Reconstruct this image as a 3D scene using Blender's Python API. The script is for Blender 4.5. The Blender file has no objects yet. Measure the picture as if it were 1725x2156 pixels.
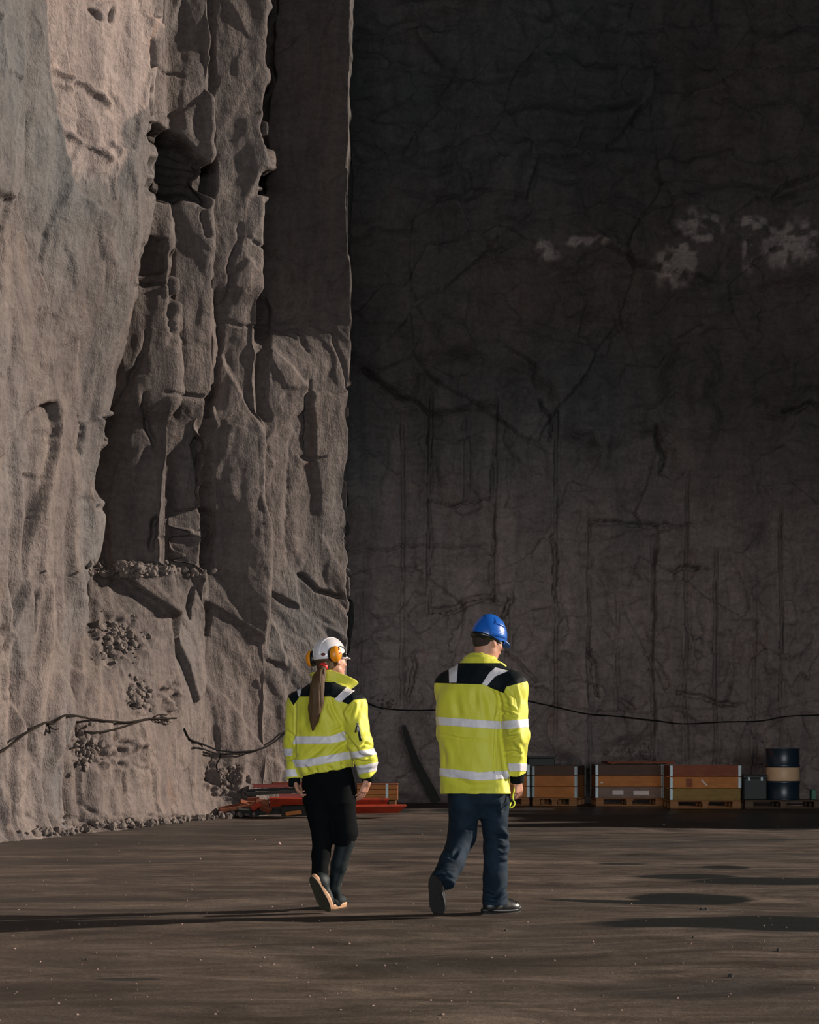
import bpy, bmesh, math, random
import numpy as np
from mathutils import Vector, Matrix, Euler
from mathutils.bvhtree import BVHTree
random.seed(7); RNG = np.random.default_rng(7)
SC = bpy.context.scene; COL = SC.collection
F, HY, CX, CH = 3500.0, 1573.0, 862.5, 1.05
PI = math.pi

def W(px, py, Y):
    return np.array([(px-CX)*Y/F, Y, CH+(HY-py)*Y/F])

# ---------------------------------------------------------------- objects
def empty(name, loc, label=None, cat=None, group=None, rotz=0):
    o = bpy.data.objects.new(name, None); COL.objects.link(o)
    o.location = loc; o.rotation_euler = (0, 0, rotz); o.empty_display_size = .1
    if label: o['label'] = label
    if cat: o['category'] = cat
    if group: o['group'] = group
    return o
def tag(o, label, cat, group=None, kind=None):
    if label: o['label'] = label
    if cat: o['category'] = cat
    if group: o['group'] = group
    if kind: o['kind'] = kind
    return o
def link(name, me, mat, parent=None, world=True):
    """link a mesh; when world is True the vertices are world coordinates and the parent is a pure translation/rotation"""
    o = bpy.data.objects.new(name, me); COL.objects.link(o)
    if mat is not None:
        for m in (mat if isinstance(mat, (list, tuple)) else [mat]): me.materials.append(m)
    if parent is not None:
        o.parent = parent
        if world:
            M = Matrix.LocRotScale(parent.location, parent.rotation_euler, None)
            if parent.parent is not None:
                pp = parent.parent
                M = Matrix.LocRotScale(pp.location, pp.rotation_euler, None) @ parent.matrix_parent_inverse @ M
            o.matrix_parent_inverse = M.inverted()
    return o
def np_mesh(name, V, Fq, smooth=True):
    me = bpy.data.meshes.new(name)
    V = np.ascontiguousarray(V, dtype=np.float32); Fq = np.ascontiguousarray(Fq, dtype=np.int32)
    k = Fq.shape[1]; n = len(Fq)
    me.vertices.add(len(V)); me.vertices.foreach_set('co', V.ravel())
    me.loops.add(n*k); me.loops.foreach_set('vertex_index', Fq.ravel())
    me.polygons.add(n)
    me.polygons.foreach_set('loop_start', np.arange(0, n*k, k, dtype=np.int32))
    me.polygons.foreach_set('loop_total', np.full(n, k, dtype=np.int32))
    me.update(calc_edges=True); me.validate()
    me.polygons.foreach_set('use_smooth', np.full(len(me.polygons), smooth))
    return me
def bm_mesh(name, bm, smooth=False):
    me = bpy.data.meshes.new(name); bm.to_mesh(me); bm.free()
    if smooth: me.polygons.foreach_set('use_smooth', np.full(len(me.polygons), True))
    return me

# ---------------------------------------------------------------- noise
_perm = RNG.permutation(4096).astype(np.int64)
_val = RNG.uniform(-1, 1, 4096)
def _h(i, j, k):
    return _val[_perm[(_perm[(_perm[i & 4095] + j) & 4095] + k) & 4095]]
def vnoise(x, y, z):
    xi = np.floor(x).astype(np.int64); yi = np.floor(y).astype(np.int64); zi = np.floor(z).astype(np.int64)
    fx = x-xi; fy = y-yi; fz = z-zi
    fx = fx*fx*fx*(fx*(fx*6-15)+10); fy = fy*fy*fy*(fy*(fy*6-15)+10); fz = fz*fz*fz*(fz*(fz*6-15)+10)
    r = 0
    for a in (0, 1):
        for b in (0, 1):
            for c in (0, 1):
                r = r + _h(xi+a, yi+b, zi+c)*(fx if a else 1-fx)*(fy if b else 1-fy)*(fz if c else 1-fz)
    return r
def fbm(x, y, z, o=4, g=.5):
    r = 0; a = 1.
    for i in range(o):
        r = r + a*vnoise(x+17.3*i, y+5.1*i, z-9.7*i); x = x*2.03; y = y*2.03; z = z*2.03; a *= g
    return r
def sstep(a, b, x):
    t = np.clip((x-a)/(b-a), 0, 1); return t*t*(3-2*t)

# ---------------------------------------------------------------- implicit surfaces
def smin(a, b, k):
    if k <= 0: return np.minimum(a, b)
    h = np.clip(.5+.5*(b-a)/k, 0, 1); return b*(1-h)+a*h-k*h*(1-h)
def smax(a, b, k): return -smin(-a, -b, k)
def rcone(P, a, b, ra, rb):
    a = np.asarray(a, float); b = np.asarray(b, float); d = b-a; L = d@d+1e-12
    x = [P[i]-a[i] for i in range(3)]
    t = np.clip((x[0]*d[0]+x[1]*d[1]+x[2]*d[2])/L, 0, 1)
    return np.sqrt((x[0]-t*d[0])**2+(x[1]-t*d[1])**2+(x[2]-t*d[2])**2)-(ra+(rb-ra)*t)
def ell(P, c, r, R=None):
    q = [P[i]-c[i] for i in range(3)]
    if R is not None: q = [q[0]*R[0][i]+q[1]*R[1][i]+q[2]*R[2][i] for i in range(3)]   # into the local frame
    k0 = np.sqrt(sum((q[i]/r[i])**2 for i in range(3))); k1 = np.sqrt(sum((q[i]/r[i]**2)**2 for i in range(3)))+1e-9
    return k0*(k0-1)/k1
def rbox(P, c, r, R=None, rad=.01):
    q = [P[i]-c[i] for i in range(3)]
    if R is not None: q = [q[0]*R[0][i]+q[1]*R[1][i]+q[2]*R[2][i] for i in range(3)]
    q = [np.abs(q[i])-(r[i]-rad) for i in range(3)]
    return np.sqrt(sum(np.maximum(v, 0)**2 for v in q))+np.minimum(np.maximum(q[0], np.maximum(q[1], q[2])), 0)-rad
class Grid:
    def __init__(s, lo, hi, h):
        s.lo = np.asarray(lo, float); s.h = h
        s.n = np.ceil((np.asarray(hi, float)-s.lo)/h).astype(int)+1
        s.V = np.full(s.n, 1., dtype=np.float32)
    def sub(s, lo, hi):
        a = np.clip(np.floor((np.asarray(lo)-s.lo)/s.h).astype(int), 0, s.n); b = np.clip(np.ceil((np.asarray(hi)-s.lo)/s.h).astype(int)+1, 0, s.n)
        sl = tuple(slice(a[i], b[i]) for i in range(3))
        ax = [s.lo[i]+s.h*np.arange(a[i], b[i]) for i in range(3)]
        P = (ax[0][:, None, None], ax[1][None, :, None], ax[2][None, None, :])
        return sl, P
    def add(s, fn, lo, hi, k=.0, op='u'):
        m = k+.02
        sl, P = s.sub(np.asarray(lo)-m, np.asarray(hi)+m)
        if min(x.stop-x.start for x in sl) <= 0: return
        d = fn(P); c = s.V[sl]
        s.V[sl] = smin(c, d, k) if op == 'u' else smax(c, -d, k)
    def cone(s, a, b, ra, rb, k=.02):
        a = np.asarray(a, float); b = np.asarray(b, float); r = max(ra, rb)
        s.add(lambda P: rcone(P, a, b, ra, rb), np.minimum(a, b)-r, np.maximum(a, b)+r, k)
    def ell(s, c, r, R=None, k=.02, op='u'):
        m = max(r); s.add(lambda P: ell(P, c, r, R), np.asarray(c)-m, np.asarray(c)+m, k, op)
    def box(s, c, r, R=None, rad=.01, k=.01, op='u'):
        m = math.sqrt(sum(v*v for v in r)); s.add(lambda P: rbox(P, c, r, R, rad), np.asarray(c)-m, np.asarray(c)+m, k, op)
    def cut(s, p, n, k=.004):
        """keep the side the normal points away from"""
        sl, P = s.sub(s.lo-1, s.lo+s.n*s.h+1)
        d = (P[0]-p[0])*n[0]+(P[1]-p[1])*n[1]+(P[2]-p[2])*n[2]
        s.V = smax(s.V, d.astype(np.float32), k)
    def mesh(s):
        V = s.V; I = V < 0
        V[[0, -1]] = np.abs(V[[0, -1]])+1e-4; V[:, [0, -1]] = np.abs(V[:, [0, -1]])+1e-4; V[:, :, [0, -1]] = np.abs(V[:, :, [0, -1]])+1e-4
        I = V < 0
        n = np.array(V.shape)-1
        cs = [(a, b, c) for a in (0, 1) for b in (0, 1) for c in (0, 1)]
        cnt = sum(I[a:a+n[0], b:b+n[1], c:c+n[2]].astype(np.int8) for a, b, c in cs)
        A = np.argwhere((cnt > 0) & (cnt < 8))
        acc = np.zeros((len(A), 3)); num = np.zeros(len(A))
        for p in cs:
            for ax in range(3):
                if p[ax]: continue
                q = list(p); q[ax] = 1
                v0 = V[A[:, 0]+p[0], A[:, 1]+p[1], A[:, 2]+p[2]]; v1 = V[A[:, 0]+q[0], A[:, 1]+q[1], A[:, 2]+q[2]]
                m = (v0 < 0) != (v1 < 0)
                t = v0[m]/(v0[m]-v1[m]); e = np.tile(np.array(p, float), (m.sum(), 1)); e[:, ax] = t
                acc[m] += e; num[m] += 1
        verts = s.lo+s.h*(A+acc/num[:, None])
        idx = np.full(n, -1, dtype=np.int64); idx[A[:, 0], A[:, 1], A[:, 2]] = np.arange(len(A))
        fs = []
        for ax in range(3):
            b, c = (ax+1) % 3, (ax+2) % 3
            lo = [slice(None)]*3; hi = [slice(None)]*3; lo[ax] = slice(0, -1); hi[ax] = slice(1, None)
            e = np.argwhere(I[tuple(lo)] != I[tuple(hi)])
            e = e[(e[:, b] > 0) & (e[:, c] > 0) & (e[:, b] < n[b]) & (e[:, c] < n[c])]
            s0 = I[e[:, 0], e[:, 1], e[:, 2]]
            def g(db, dc):
                q = e.copy(); q[:, b] += db; q[:, c] += dc; return idx[q[:, 0], q[:, 1], q[:, 2]]
            f = np.stack([g(-1, -1), g(0, -1), g(0, 0), g(-1, 0)], 1)
            f[~s0] = f[~s0][:, ::-1]; fs.append(f)
        f = np.concatenate(fs); f = f[(f >= 0).all(1)]
        return verts, f
def vnormals(V, Q):
    n = np.cross(V[Q[:, 2]]-V[Q[:, 0]], V[Q[:, 3]]-V[Q[:, 1]]); N = np.zeros_like(V)
    for i in range(4): np.add.at(N, Q[:, i], n)
    return N/(np.linalg.norm(N, axis=1, keepdims=True)+1e-12)
def relax(V, Q, it=2, f=.5):
    for _ in range(it):
        S = np.zeros_like(V); C = np.zeros(len(V))
        for i in range(4):
            for j in (1, 3):
                np.add.at(S, Q[:, i], V[Q[:, (i+j) % 4]]); np.add.at(C, Q[:, i], 1)
        V = V+(S/C[:, None]-V)*f
    return V

# ---------------------------------------------------------------- mesh bits
def add_box(bm, c, r, M=None, bev=0):
    """box with half sizes r"""
    b = bmesh.new(); bmesh.ops.create_cube(b, size=2)
    bmesh.ops.scale(b, vec=Vector(r), verts=b.verts)
    if bev: bmesh.ops.bevel(b, geom=list(b.edges), offset=bev, segments=1, affect='EDGES')
    bmesh.ops.translate(b, vec=Vector(c), verts=b.verts)
    if M is not None: bmesh.ops.transform(b, matrix=M, verts=b.verts)
    me = bpy.data.meshes.new('t'); b.to_mesh(me); b.free(); bm.from_mesh(me); bpy.data.meshes.remove(me)
def tube(pts, r, seg=8, closed=False):
    pts = [Vector(p) for p in pts]; bm = bmesh.new(); rings = []
    for i, p in enumerate(pts):
        t = (pts[min(i+1, len(pts)-1)]-pts[max(i-1, 0)]).normalized()
        a = t.cross(Vector((0, 0, 1)) if abs(t.z) < .9 else Vector((1, 0, 0))).normalized(); b = t.cross(a)
        rr = r(i/(len(pts)-1)) if callable(r) else r
        rings.append([bm.verts.new(p+(a*math.cos(2*PI*k/seg)+b*math.sin(2*PI*k/seg))*rr) for k in range(seg)])
    for i in range(len(rings)-1):
        for k in range(seg):
            bm.faces.new((rings[i][k], rings[i][(k+1) % seg], rings[i+1][(k+1) % seg], rings[i+1][k]))
    bm.faces.new(rings[0][::-1]); bm.faces.new(rings[-1])
    bmesh.ops.recalc_face_normals(bm, faces=bm.faces)
    return bm
def lathe(bm, prof, seg=32, c=(0, 0, 0)):
    rings = []
    for r, z in prof:
        rings.append([bm.verts.new((c[0]+r*math.cos(2*PI*k/seg), c[1]+r*math.sin(2*PI*k/seg), c[2]+z)) for k in range(seg)])
    for i in range(len(rings)-1):
        for k in range(seg): bm.faces.new((rings[i][k], rings[i][(k+1) % seg], rings[i+1][(k+1) % seg], rings[i+1][k]))
    bm.faces.new(rings[0][::-1]); bm.faces.new(rings[-1])
def spline(pts, n):
    """Catmull-Rom through points"""
    P = [np.asarray(p, float) for p in pts]; P = [2*P[0]-P[1]]+P+[2*P[-1]-P[-2]]; out = []
    m = len(P)-3
    for i in range(n):
        u = i/(n-1)*m; k = min(int(u), m-1); t = u-k; a, b, c, d = P[k:k+4]
        out.append(.5*((2*b)+(-a+c)*t+(2*a-5*b+4*c-d)*t*t+(-a+3*b-3*c+d)*t**3))
    return out

# ---------------------------------------------------------------- materials
class NT:
    def __init__(s, name):
        s.m = bpy.data.materials.new(name); s.m.use_nodes = True; s.t = s.m.node_tree; s.t.nodes.clear()
        s.out = s.n('ShaderNodeOutputMaterial'); s.b = s.n('ShaderNodeBsdfPrincipled'); s.l(s.b.outputs[0], s.out.inputs[0])
    def n(s, typ, **k):
        x = s.t.nodes.new(typ)
        for a, v in k.items(): setattr(x, a, v)
        return x
    def l(s, a, b): s.t.links.new(a, b)
    def co(s, scale=(1, 1, 1), rot=(0, 0, 0)):
        tc = s.n('ShaderNodeTexCoord'); mp = s.n('ShaderNodeMapping'); mp.inputs['Scale'].default_value = scale; mp.inputs['Rotation'].default_value = rot
        s.l(tc.outputs['Object'], mp.inputs[0]); return mp.outputs[0]
    def noise(s, co, scale, detail=5, rough=.6, dist=0):
        x = s.n('ShaderNodeTexNoise'); x.inputs['Scale'].default_value = scale; x.inputs['Detail'].default_value = detail
        x.inputs['Roughness'].default_value = rough; x.inputs['Distortion'].default_value = dist
        s.l(co, x.inputs['Vector']); return x.outputs['Fac']
    def ramp(s, f, stops):
        r = s.n('ShaderNodeValToRGB'); e = r.color_ramp.elements
        while len(e) < len(stops): e.new(.5)
        for i, (p, c) in enumerate(stops):
            e[i].position = p; e[i].color = (*c, 1) if not isinstance(c, (int, float)) else (c, c, c, 1)
        s.l(f, r.inputs[0]); return r.outputs[0]
    def mix(s, f, a, b, mode='MIX'):
        x = s.n('ShaderNodeMix', data_type='RGBA', blend_type=mode)
        for v, i in ((f, 0), (a, 6), (b, 7)):
            if isinstance(v, (int, float)): x.inputs[i].default_value = v if i == 0 else (v, v, v, 1)
            elif isinstance(v, tuple): x.inputs[i].default_value = (*v, 1)
            else: s.l(v, x.inputs[i])
        return x.outputs[2]
    def math(s, op, a, b=0., clamp=False):
        x = s.n('ShaderNodeMath', operation=op); x.use_clamp = clamp
        for v, i in ((a, 0), (b, 1)):
            if isinstance(v, (int, float)): x.inputs[i].default_value = v
            else: s.l(v, x.inputs[i])
        return x.outputs[0]
    def attr(s, name):
        x = s.n('ShaderNodeAttribute'); x.attribute_name = name; return x
    def bump(s, h, strength, dist=.02, prev=None):
        x = s.n('ShaderNodeBump'); x.inputs['Strength'].default_value = strength; x.inputs['Distance'].default_value = dist
        s.l(h, x.inputs['Height'])
        if prev is not None: s.l(prev, x.inputs['Normal'])
        s.l(x.outputs[0], s.b.inputs['Normal']); return x.outputs[0]
    def set(s, **k):
        for a, v in k.items():
            i = s.b.inputs[a.replace('_', ' ')]
            if isinstance(v, tuple): i.default_value = (*v, 1) if len(v) == 3 else v
            elif isinstance(v, (int, float)): i.default_value = v
            else: s.l(v, i)
        return s
def simple(name, col, rough=.6, metal=0., var=.0, vs=20, bump=0, bs=60, spec=.5, sheen=0):
    t = NT(name)
    c = t.co()
    if var:
        f = t.noise(c, vs); t.set(Base_Color=t.mix(f, tuple(v*(1-var) for v in col), tuple(min(1, v*(1+var)) for v in col)))
    else: t.set(Base_Color=col)
    t.set(Roughness=rough, Metallic=metal)
    t.b.inputs['Specular IOR Level'].default_value = spec
    if sheen: t.b.inputs['Sheen Weight'].default_value = sheen
    if bump: t.bump(t.noise(c, bs, 6), bump, .01)
    return t.m
# ================================================================ the quarry
def seg_dist(px, py, pts):
    """distance in px of every point to a polyline, and the position along it"""
    best = np.full(px.shape, 1e9); tt = np.zeros(px.shape)
    for i in range(len(pts)-1):
        ax, ay = pts[i]; bx, by = pts[i+1]; dx, dy = bx-ax, by-ay
        t = np.clip(((px-ax)*dx+(py-ay)*dy)/(dx*dx+dy*dy), 0, 1)
        d = np.hypot(px-ax-t*dx, py-ay-t*dy); m = d < best; best = np.where(m, d, best); tt = np.where(m, (i+t)/(len(pts)-1), tt)
    return best, tt
def crack(px, py, pts, w, depth, wob=0):
    px = px+wob*vnoise(py*.05, px*0+3.3, px*0); py = py+wob*vnoise(px*.05, py*0+8.3, px*0)
    d, t = seg_dist(px, py, pts); ww = w*(.35+.65*np.sin(PI*np.clip(t*.9+.05, 0, 1)))
    return -depth*(1-sstep(ww*.45, ww*.95, d))
def curve_x(py, pts):
    y = [p[1] for p in pts]; x = [p[0] for p in pts]; return np.interp(py, y, x)
def cells(u, v, su, sv, seed, off, tilt, jit=.9):
    """fractured rock: jittered cells, each its own plane"""
    r = np.random.default_rng(seed); T = 64
    ju, jv, jo, ja, jb = (r.uniform(-.5, .5, (T, T)) for _ in range(5))
    U = u/su; V = v/sv; iu = np.floor(U).astype(int); iv = np.floor(V).astype(int)
    b1 = np.full(u.shape, 1e9); b2 = b1.copy(); out = np.zeros(u.shape)
    for a in (-1, 0, 1):
        for b in (-1, 0, 1):
            i = (iu+a) % T; j = (iv+b) % T
            cu = iu+a+.5+ju[i, j]*jit; cv = iv+b+.5+jv[i, j]*jit
            d = np.abs(U-cu)**1.6+np.abs(V-cv)**1.6
            val = jo[i, j]*2*off+(U-cu)*ja[i, j]*2*tilt+(V-cv)*jb[i, j]*2*tilt
            m = d < b1; b2 = np.where(m, b1, np.minimum(b2, d)); out = np.where(m, val, out); b1 = np.where(m, d, b1)
    return out, b2-b1

def smooth_rows(A, k):
    ker = np.hanning(k+2)[1:-1]; ker /= ker.sum(); h = k//2
    P = np.concatenate([A[:1]-(A[1:2]-A[:1])*np.arange(h, 0, -1)[:, None], A, A[-1:]+(A[-1:]-A[-2:-1])*np.arange(1, h+1)[:, None]])
    return sum(ker[i]*P[i:i+len(A)] for i in range(k))
def wall(name, nodes, step, zmax, disp, mat, soft=.3):
    """nodes(z) gives the plan of the wall at every height as arrays (number of corners, number of heights) of x and y"""
    nz = int((zmax+.25)/step)+1; z = np.linspace(-.25, zmax, nz); NX, NY = nodes(z)
    L = np.concatenate([np.zeros((1, nz)), np.cumsum(np.hypot(np.diff(NX, axis=0), np.diff(NY, axis=0)), axis=0)]); ns = int(L[-1].max()/step)+1
    X = np.zeros((ns, nz)); Y = X.copy(); S = X.copy()
    for j in range(nz):
        q = np.linspace(0, L[-1, j], ns); S[:, j] = q; X[:, j] = np.interp(q, L[:, j], NX[:, j]); Y[:, j] = np.interp(q, L[:, j], NY[:, j])
    X = smooth_rows(X, max(3, int(soft/step)) | 1); Y = smooth_rows(Y, max(3, int(soft/step)) | 1)
    tx = smooth_rows(np.gradient(X, axis=0), 9); ty = smooth_rows(np.gradient(Y, axis=0), 9); q = np.hypot(tx, ty); nx, ny = ty/q, -tx/q
    Z = np.tile(z, (ns, 1)); px = CX+F*X/Y; py = HY-F*(Z-CH)/Y
    d, tone, warm = disp(X, Y, Z, S, px, py)
    if name == 'wall_left': d = smooth_rows(smooth_rows(d, 5).T, 3).T
    V = np.stack([X+nx*d, Y+ny*d, Z], -1).reshape(-1, 3)
    i = np.arange(ns-1)[:, None]*nz+np.arange(nz-1)[None, :]
    Q = np.stack([i, i+nz, i+nz+1, i+1], -1).reshape(-1, 4)
    me = np_mesh(name, V, Q)
    for nm, a in (('tone', tone), ('warm', warm)):
        at = me.attributes.new(nm, 'FLOAT', 'POINT'); at.data.foreach_set('value', (a+0*Z).ravel().astype(np.float32))
    o = link(name, me, mat); o['kind'] = 'structure'
    return o, V, Q

def rock_mat():
    t = NT('quarried_rock')
    c = t.co(); cv = t.co((1, 1, .22)); chh = t.co((1, 1, 3.5))
    big = t.noise(c, .45, 3, .65); mid = t.noise(cv, 2.2, 6, .7, .6); fine = t.noise(c, 14, 5, .75); strat = t.noise(chh, 2.5, 4, .7, .5)
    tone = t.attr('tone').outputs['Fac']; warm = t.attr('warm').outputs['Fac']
    v = t.ramp(mid, [(.25, (.60, .60, .62)), (.5, (.95, .95, .95)), (.72, (1.3, 1.27, 1.22))])
    v2 = t.ramp(fine, [(.3, (.72, .72, .72)), (.6, (1.08, 1.08, 1.08))])
    v3 = t.ramp(strat, [(.36, (.86, .85, .85)), (.55, (1.03, 1.03, 1.03))])
    tint = t.mix(warm, (.95, 1.0, 1.03), (1.07, .975, .93))
    f = t.math('ADD', t.math('MULTIPLY', big, .9), t.math('SUBTRACT', warm, .5)); tint2 = t.mix(t.ramp(f, [(.3, 0.), (.7, 1.)]), (.97, 1.0, 1.01), (1.05, .98, .95))
    col = t.mix(1., v, v2, 'MULTIPLY'); col = t.mix(1., col, v3, 'MULTIPLY'); col = t.mix(1., col, tint, 'MULTIPLY'); col = t.mix(1., col, tint2, 'MULTIPLY')
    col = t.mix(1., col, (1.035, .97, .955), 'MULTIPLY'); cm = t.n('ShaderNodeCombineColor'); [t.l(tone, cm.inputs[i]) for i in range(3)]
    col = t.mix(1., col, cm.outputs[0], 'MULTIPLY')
    # rusty seepage along the drill holes
    rust = t.ramp(t.noise(t.co((2, 2, .35)), 1.3, 7, .7, 1.2), [(.60, 0.), (.74, 1.)])
    col = t.mix(t.math('MULTIPLY', rust, .45), col, t.mix(1., col, (1.25, .72, .38), 'MULTIPLY'))
    t.set(Base_Color=col, Roughness=.85); t.b.inputs['Specular IOR Level'].default_value = .25
    b = t.bump(mid, .6, .07); b = t.bump(strat, .22, .04, b); b = t.bump(t.noise(c, 3.2, 6, .72, .3), .75, .08, b)
    vo = t.n('ShaderNodeTexVoronoi'); vo.feature = 'DISTANCE_TO_EDGE'; vo.inputs['Scale'].default_value = 1.5
    wv = t.n('ShaderNodeMix', data_type='VECTOR'); wv.inputs[0].default_value = .12
    nz = t.n('ShaderNodeTexNoise'); nz.inputs['Scale'].default_value = 1.8; t.l(cv, nz.inputs[0]); t.l(cv, wv.inputs[4]); t.l(nz.outputs['Color'], wv.inputs[5]); t.l(wv.outputs[1], vo.inputs['Vector'])
    b = t.bump(t.ramp(vo.outputs['Distance'], [(0., 0.), (.02, 1.)]), .18, .02, b)
    t.bump(fine, .55, .02, b)
    return t.m
ROCK = rock_mat()

RIB = [(338, -60), (335, 0), (318, 200), (303, 420), (268, 600), (236, 760), (205, 900), (186, 1000), (179, 1190), (165, 1300), (146, 1400), (142, 1760)]
BEV = [(285, -60), (285, 0), (262, 300), (238, 420), (215, 600), (175, 760), (152, 900), (150, 1100), (148, 1190), (135, 1300), (120, 1400), (118, 1760)]
def disp_left(X, Y, Z, S, px, py):
    wx = px+7*fbm(py*.018, px*.01, px*0, 3); wy = py+7*fbm(px*.02, py*.01, px*0+5, 3)
    d = .16*fbm(S*.28, Z*.16, S*0, 3)
    c1, e1 = cells(S+.35*fbm(Z*.5, S*.4, S*0, 2), Z*1.0+.5*fbm(S*.6, Z*.3, S*0+3, 2), 1.5, 2.6, 3, .05, .12)
    c2, e2 = cells(S+.12*fbm(Z*1.5, S, S*0, 2), Z, .55, 1.0, 5, .022, .035)
    sm = sstep(1250, 1500, py)*.6
    d = d+c1*(1-sm*.4)+c2*(1-sm*.3)
    d = d+.06*fbm(S*1.6, Z*.5, S*0+2, 4)+.02*fbm(S*5, Z*3, S*0+2, 3)
    xr = curve_x(wy, RIB); xb = curve_x(wy, BEV)
    # vertical flutes on the lower buttress
    fl = sstep(700, 1100, py)*(1-sstep(170, 260, px))
    d = d+fl*.035*np.sin(px*.17+2*vnoise(py*.006, px*0, px*0))+.03*fl*vnoise(px*.12, py*.004, px*0)
    # grey lobe against the beige flank, upper left
    lob = curve_x(wy, [(70, -60), (78, 60), (85, 120), (100, 200), (128, 330), (150, 400), (225, 470)])
    d = d+.14*(1-sstep(-5, 8, wx-lob))*(1-sstep(380, 520, py))
    # diagonal beige ridges
    for pts, w, a in (([(118, 150), (180, 185), (232, 225)], 5, .1), ([(140, 280), (180, 305), (215, 335)], 5, .09), ([(225, 420), (240, 330), (237, 300)], 4, .07)):
        q, _ = seg_dist(wx, wy, pts); d = d+a*np.exp(-(q/w)**2)
    # recessed panel above the rubble ledge, and the ledge
    rec = sstep(-4, 6, wx-xr)*(1-sstep(440, 452, wx))*sstep(840, 900, wy)*(1-sstep(1178, 1205, wy)); d = d-.30*rec
    d = d-.22*sstep(445, 455, wx)*(1-sstep(560, 566, wx))*sstep(600, 640, wy)*(1-sstep(860, 900, wy))
    # big overhanging hole of broken strata; its shade is painted into tone
    top = curve_x(0*py, [(0, 0)])*0+np.interp(wx, [290, 340, 400, 445], [262, 262, 300, 345]); bot = np.interp(wx, [290, 345, 445], [405, 415, 428])
    hole = sstep(-4, 6, wx-xr)*(1-sstep(438, 447, wx))*sstep(-4, 4, wy-top)*(1-sstep(-6, 10, wy-bot))
    lay = np.floor((wy-.28*(wx-300))/21); st = .20*_val[(lay.astype(int)*13+7) % 4096]
    d = d+hole*(-.42+st+.05*fbm(S*2, Z*5, S*0, 3))
    d = d-.14*sstep(-4, 6, wx-xr)*(1-sstep(340, 350, wx))*sstep(500, 505, wy)*(1-sstep(575, 585, wy))
    d = d+.10*np.exp(-((wx-545)/26)**2-((wy-340)/30)**2)-.1*np.exp(-((wx-500)/40)**2-((wy-400)/22)**2)
    d = d+.30*sstep(440, 450, wx)*(1-sstep(-4, 4, wx-curve_x(wy, [(560, -60), (560, 330), (520, 430)])))*(1-sstep(400, 440, wy))*.5
    # fissures
    for pts, w, q in (([(203, 905), (195, 1000), (188, 1100), (184, 1195)], 8, .7), ([(448, 805), (441, 870)], 11, .8), ([(432, 900), (426, 940), (436, 990), (434, 1060), (442, 1110), (440, 1175)], 9, .8),
                      ([(361, 520), (357, 590), (356, 650), (354, 740)], 5, .45), ([(333, 1080), (322, 1110), (318, 1160)], 8, .5), ([(410, 1235), (406, 1270), (402, 1300)], 6, .45),
                      ([(575, -60), (572, 20), (565, 200), (557, 330), (548, 410)], 9, .8), ([(462, 640), (466, 690), (458, 760), (452, 850)], 4, .4), ([(448, 1285), (445, 1340)], 4, .25),
                      ([(655, 790), (652, 860), (650, 940)], 4, .3), ([(500, 470), (488, 560), (478, 640)], 5, .3), ([(345, 0), (335, 40), (337, 60)], 9, .4), ([(326, 90), (322, 200), (318, 250)], 5, .35),
                      ([(268, 597), (310, 602), (356, 605)], 4, .35), ([(372, 815), (385, 830), (440, 836)], 4, .3), ([(345, 835), (440, 842)], 2.5, .15), ([(470, 675), (510, 682), (545, 687)], 3, .25),
                      ([(340, 150), (390, 158)], 3, .2), ([(637, 955), (660, 963), (682, 964)], 4, .25), ([(330, 1125), (440, 1140)], 2.5, .15), ([(306, 700), (290, 780), (240, 860), (225, 880)], 5, .25),
                      ([(298, 830), (303, 900), (332, 943)], 7, .4), ([(630, 1210), (670, 1243), (722, 1258)], 8, .4), ([(620, 905), (600, 1190)], 3, .12), ([(28, 1005), (72, 1008)], 3, .2),
                      ([(62, 655), (100, 660), (125, 672)], 3, .2), ([(94, 490), (88, 560), (80, 640)], 3, .15), ([(57, 1250), (62, 1300), (70, 1340)], 5, .2), ([(155, 880), (154, 960)], 3, .2),
                      ([(203, 12), (222, 38)], 6, .4), ([(246, 20), (240, 45)], 4, .3), ([(510, 500), (600, 545)], 3, .2), ([(370, 405), (375, 480)], 4, .3), ([(433, 440), (432, 495)], 5, .4),
                      ([(595, 700), (620, 690), (650, 740)], 4, .15), ([(560, 900), (556, 1000), (550, 1100), (556, 1230)], 3, .1), ([(700, 700), (730, 780), (742, 900), (738, 1100), (735, 1300)], 5, .25),
                      ([(140, 1725), (170, 1730), (200, 1742)], 4, .15), ([(256, 1620), (255, 1690)], 3, .12), ([(165, 1690), (195, 1720)], 3, .15), ([(60, 1715), (75, 1730)], 3, .15)):
        d = d+crack(wx, wy, pts, w*.72, q*.62, 3)
    # shattered pockets
    for cx, cy, rx, ry in ((250, 1350, 55, 60), (300, 1195, 120, 22), (175, 1570, 30, 45), (250, 1590, 60, 35), (285, 1465, 28, 45), (350, 1470, 25, 40), (480, 1645, 40, 40), (300, 1730, 160, 16)):
        m = np.exp(-(((px-cx)/rx)**2+((py-cy)/ry)**2)**2)
        q, _ = cells(px*1.+3*fbm(py*.05, px*.05, px*0, 2), py*1., 13, 11, int(cx), .085, .10); d = d+m*q-.03*m
    zone = sstep(-4, 4, wx-xr)*(1-sstep(1180, 1500, py)); d = d*(1-.25*zone)
    # talus foot
    d = d+.18*np.exp(-Z/.14)*(1+.6*fbm(S*1.4, Z*2, S*0, 3))
    tone = .098+.018*fbm(S*.35, Z*.3, S*0+9, 3)
    tone = tone+.018*(1-sstep(-5, 8, wx-xr))+.022*sstep(1250, 1550, py)
    tone = tone*(1-.05*zone)  # slabs beyond the rib toned down, shade put into the colour
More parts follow.
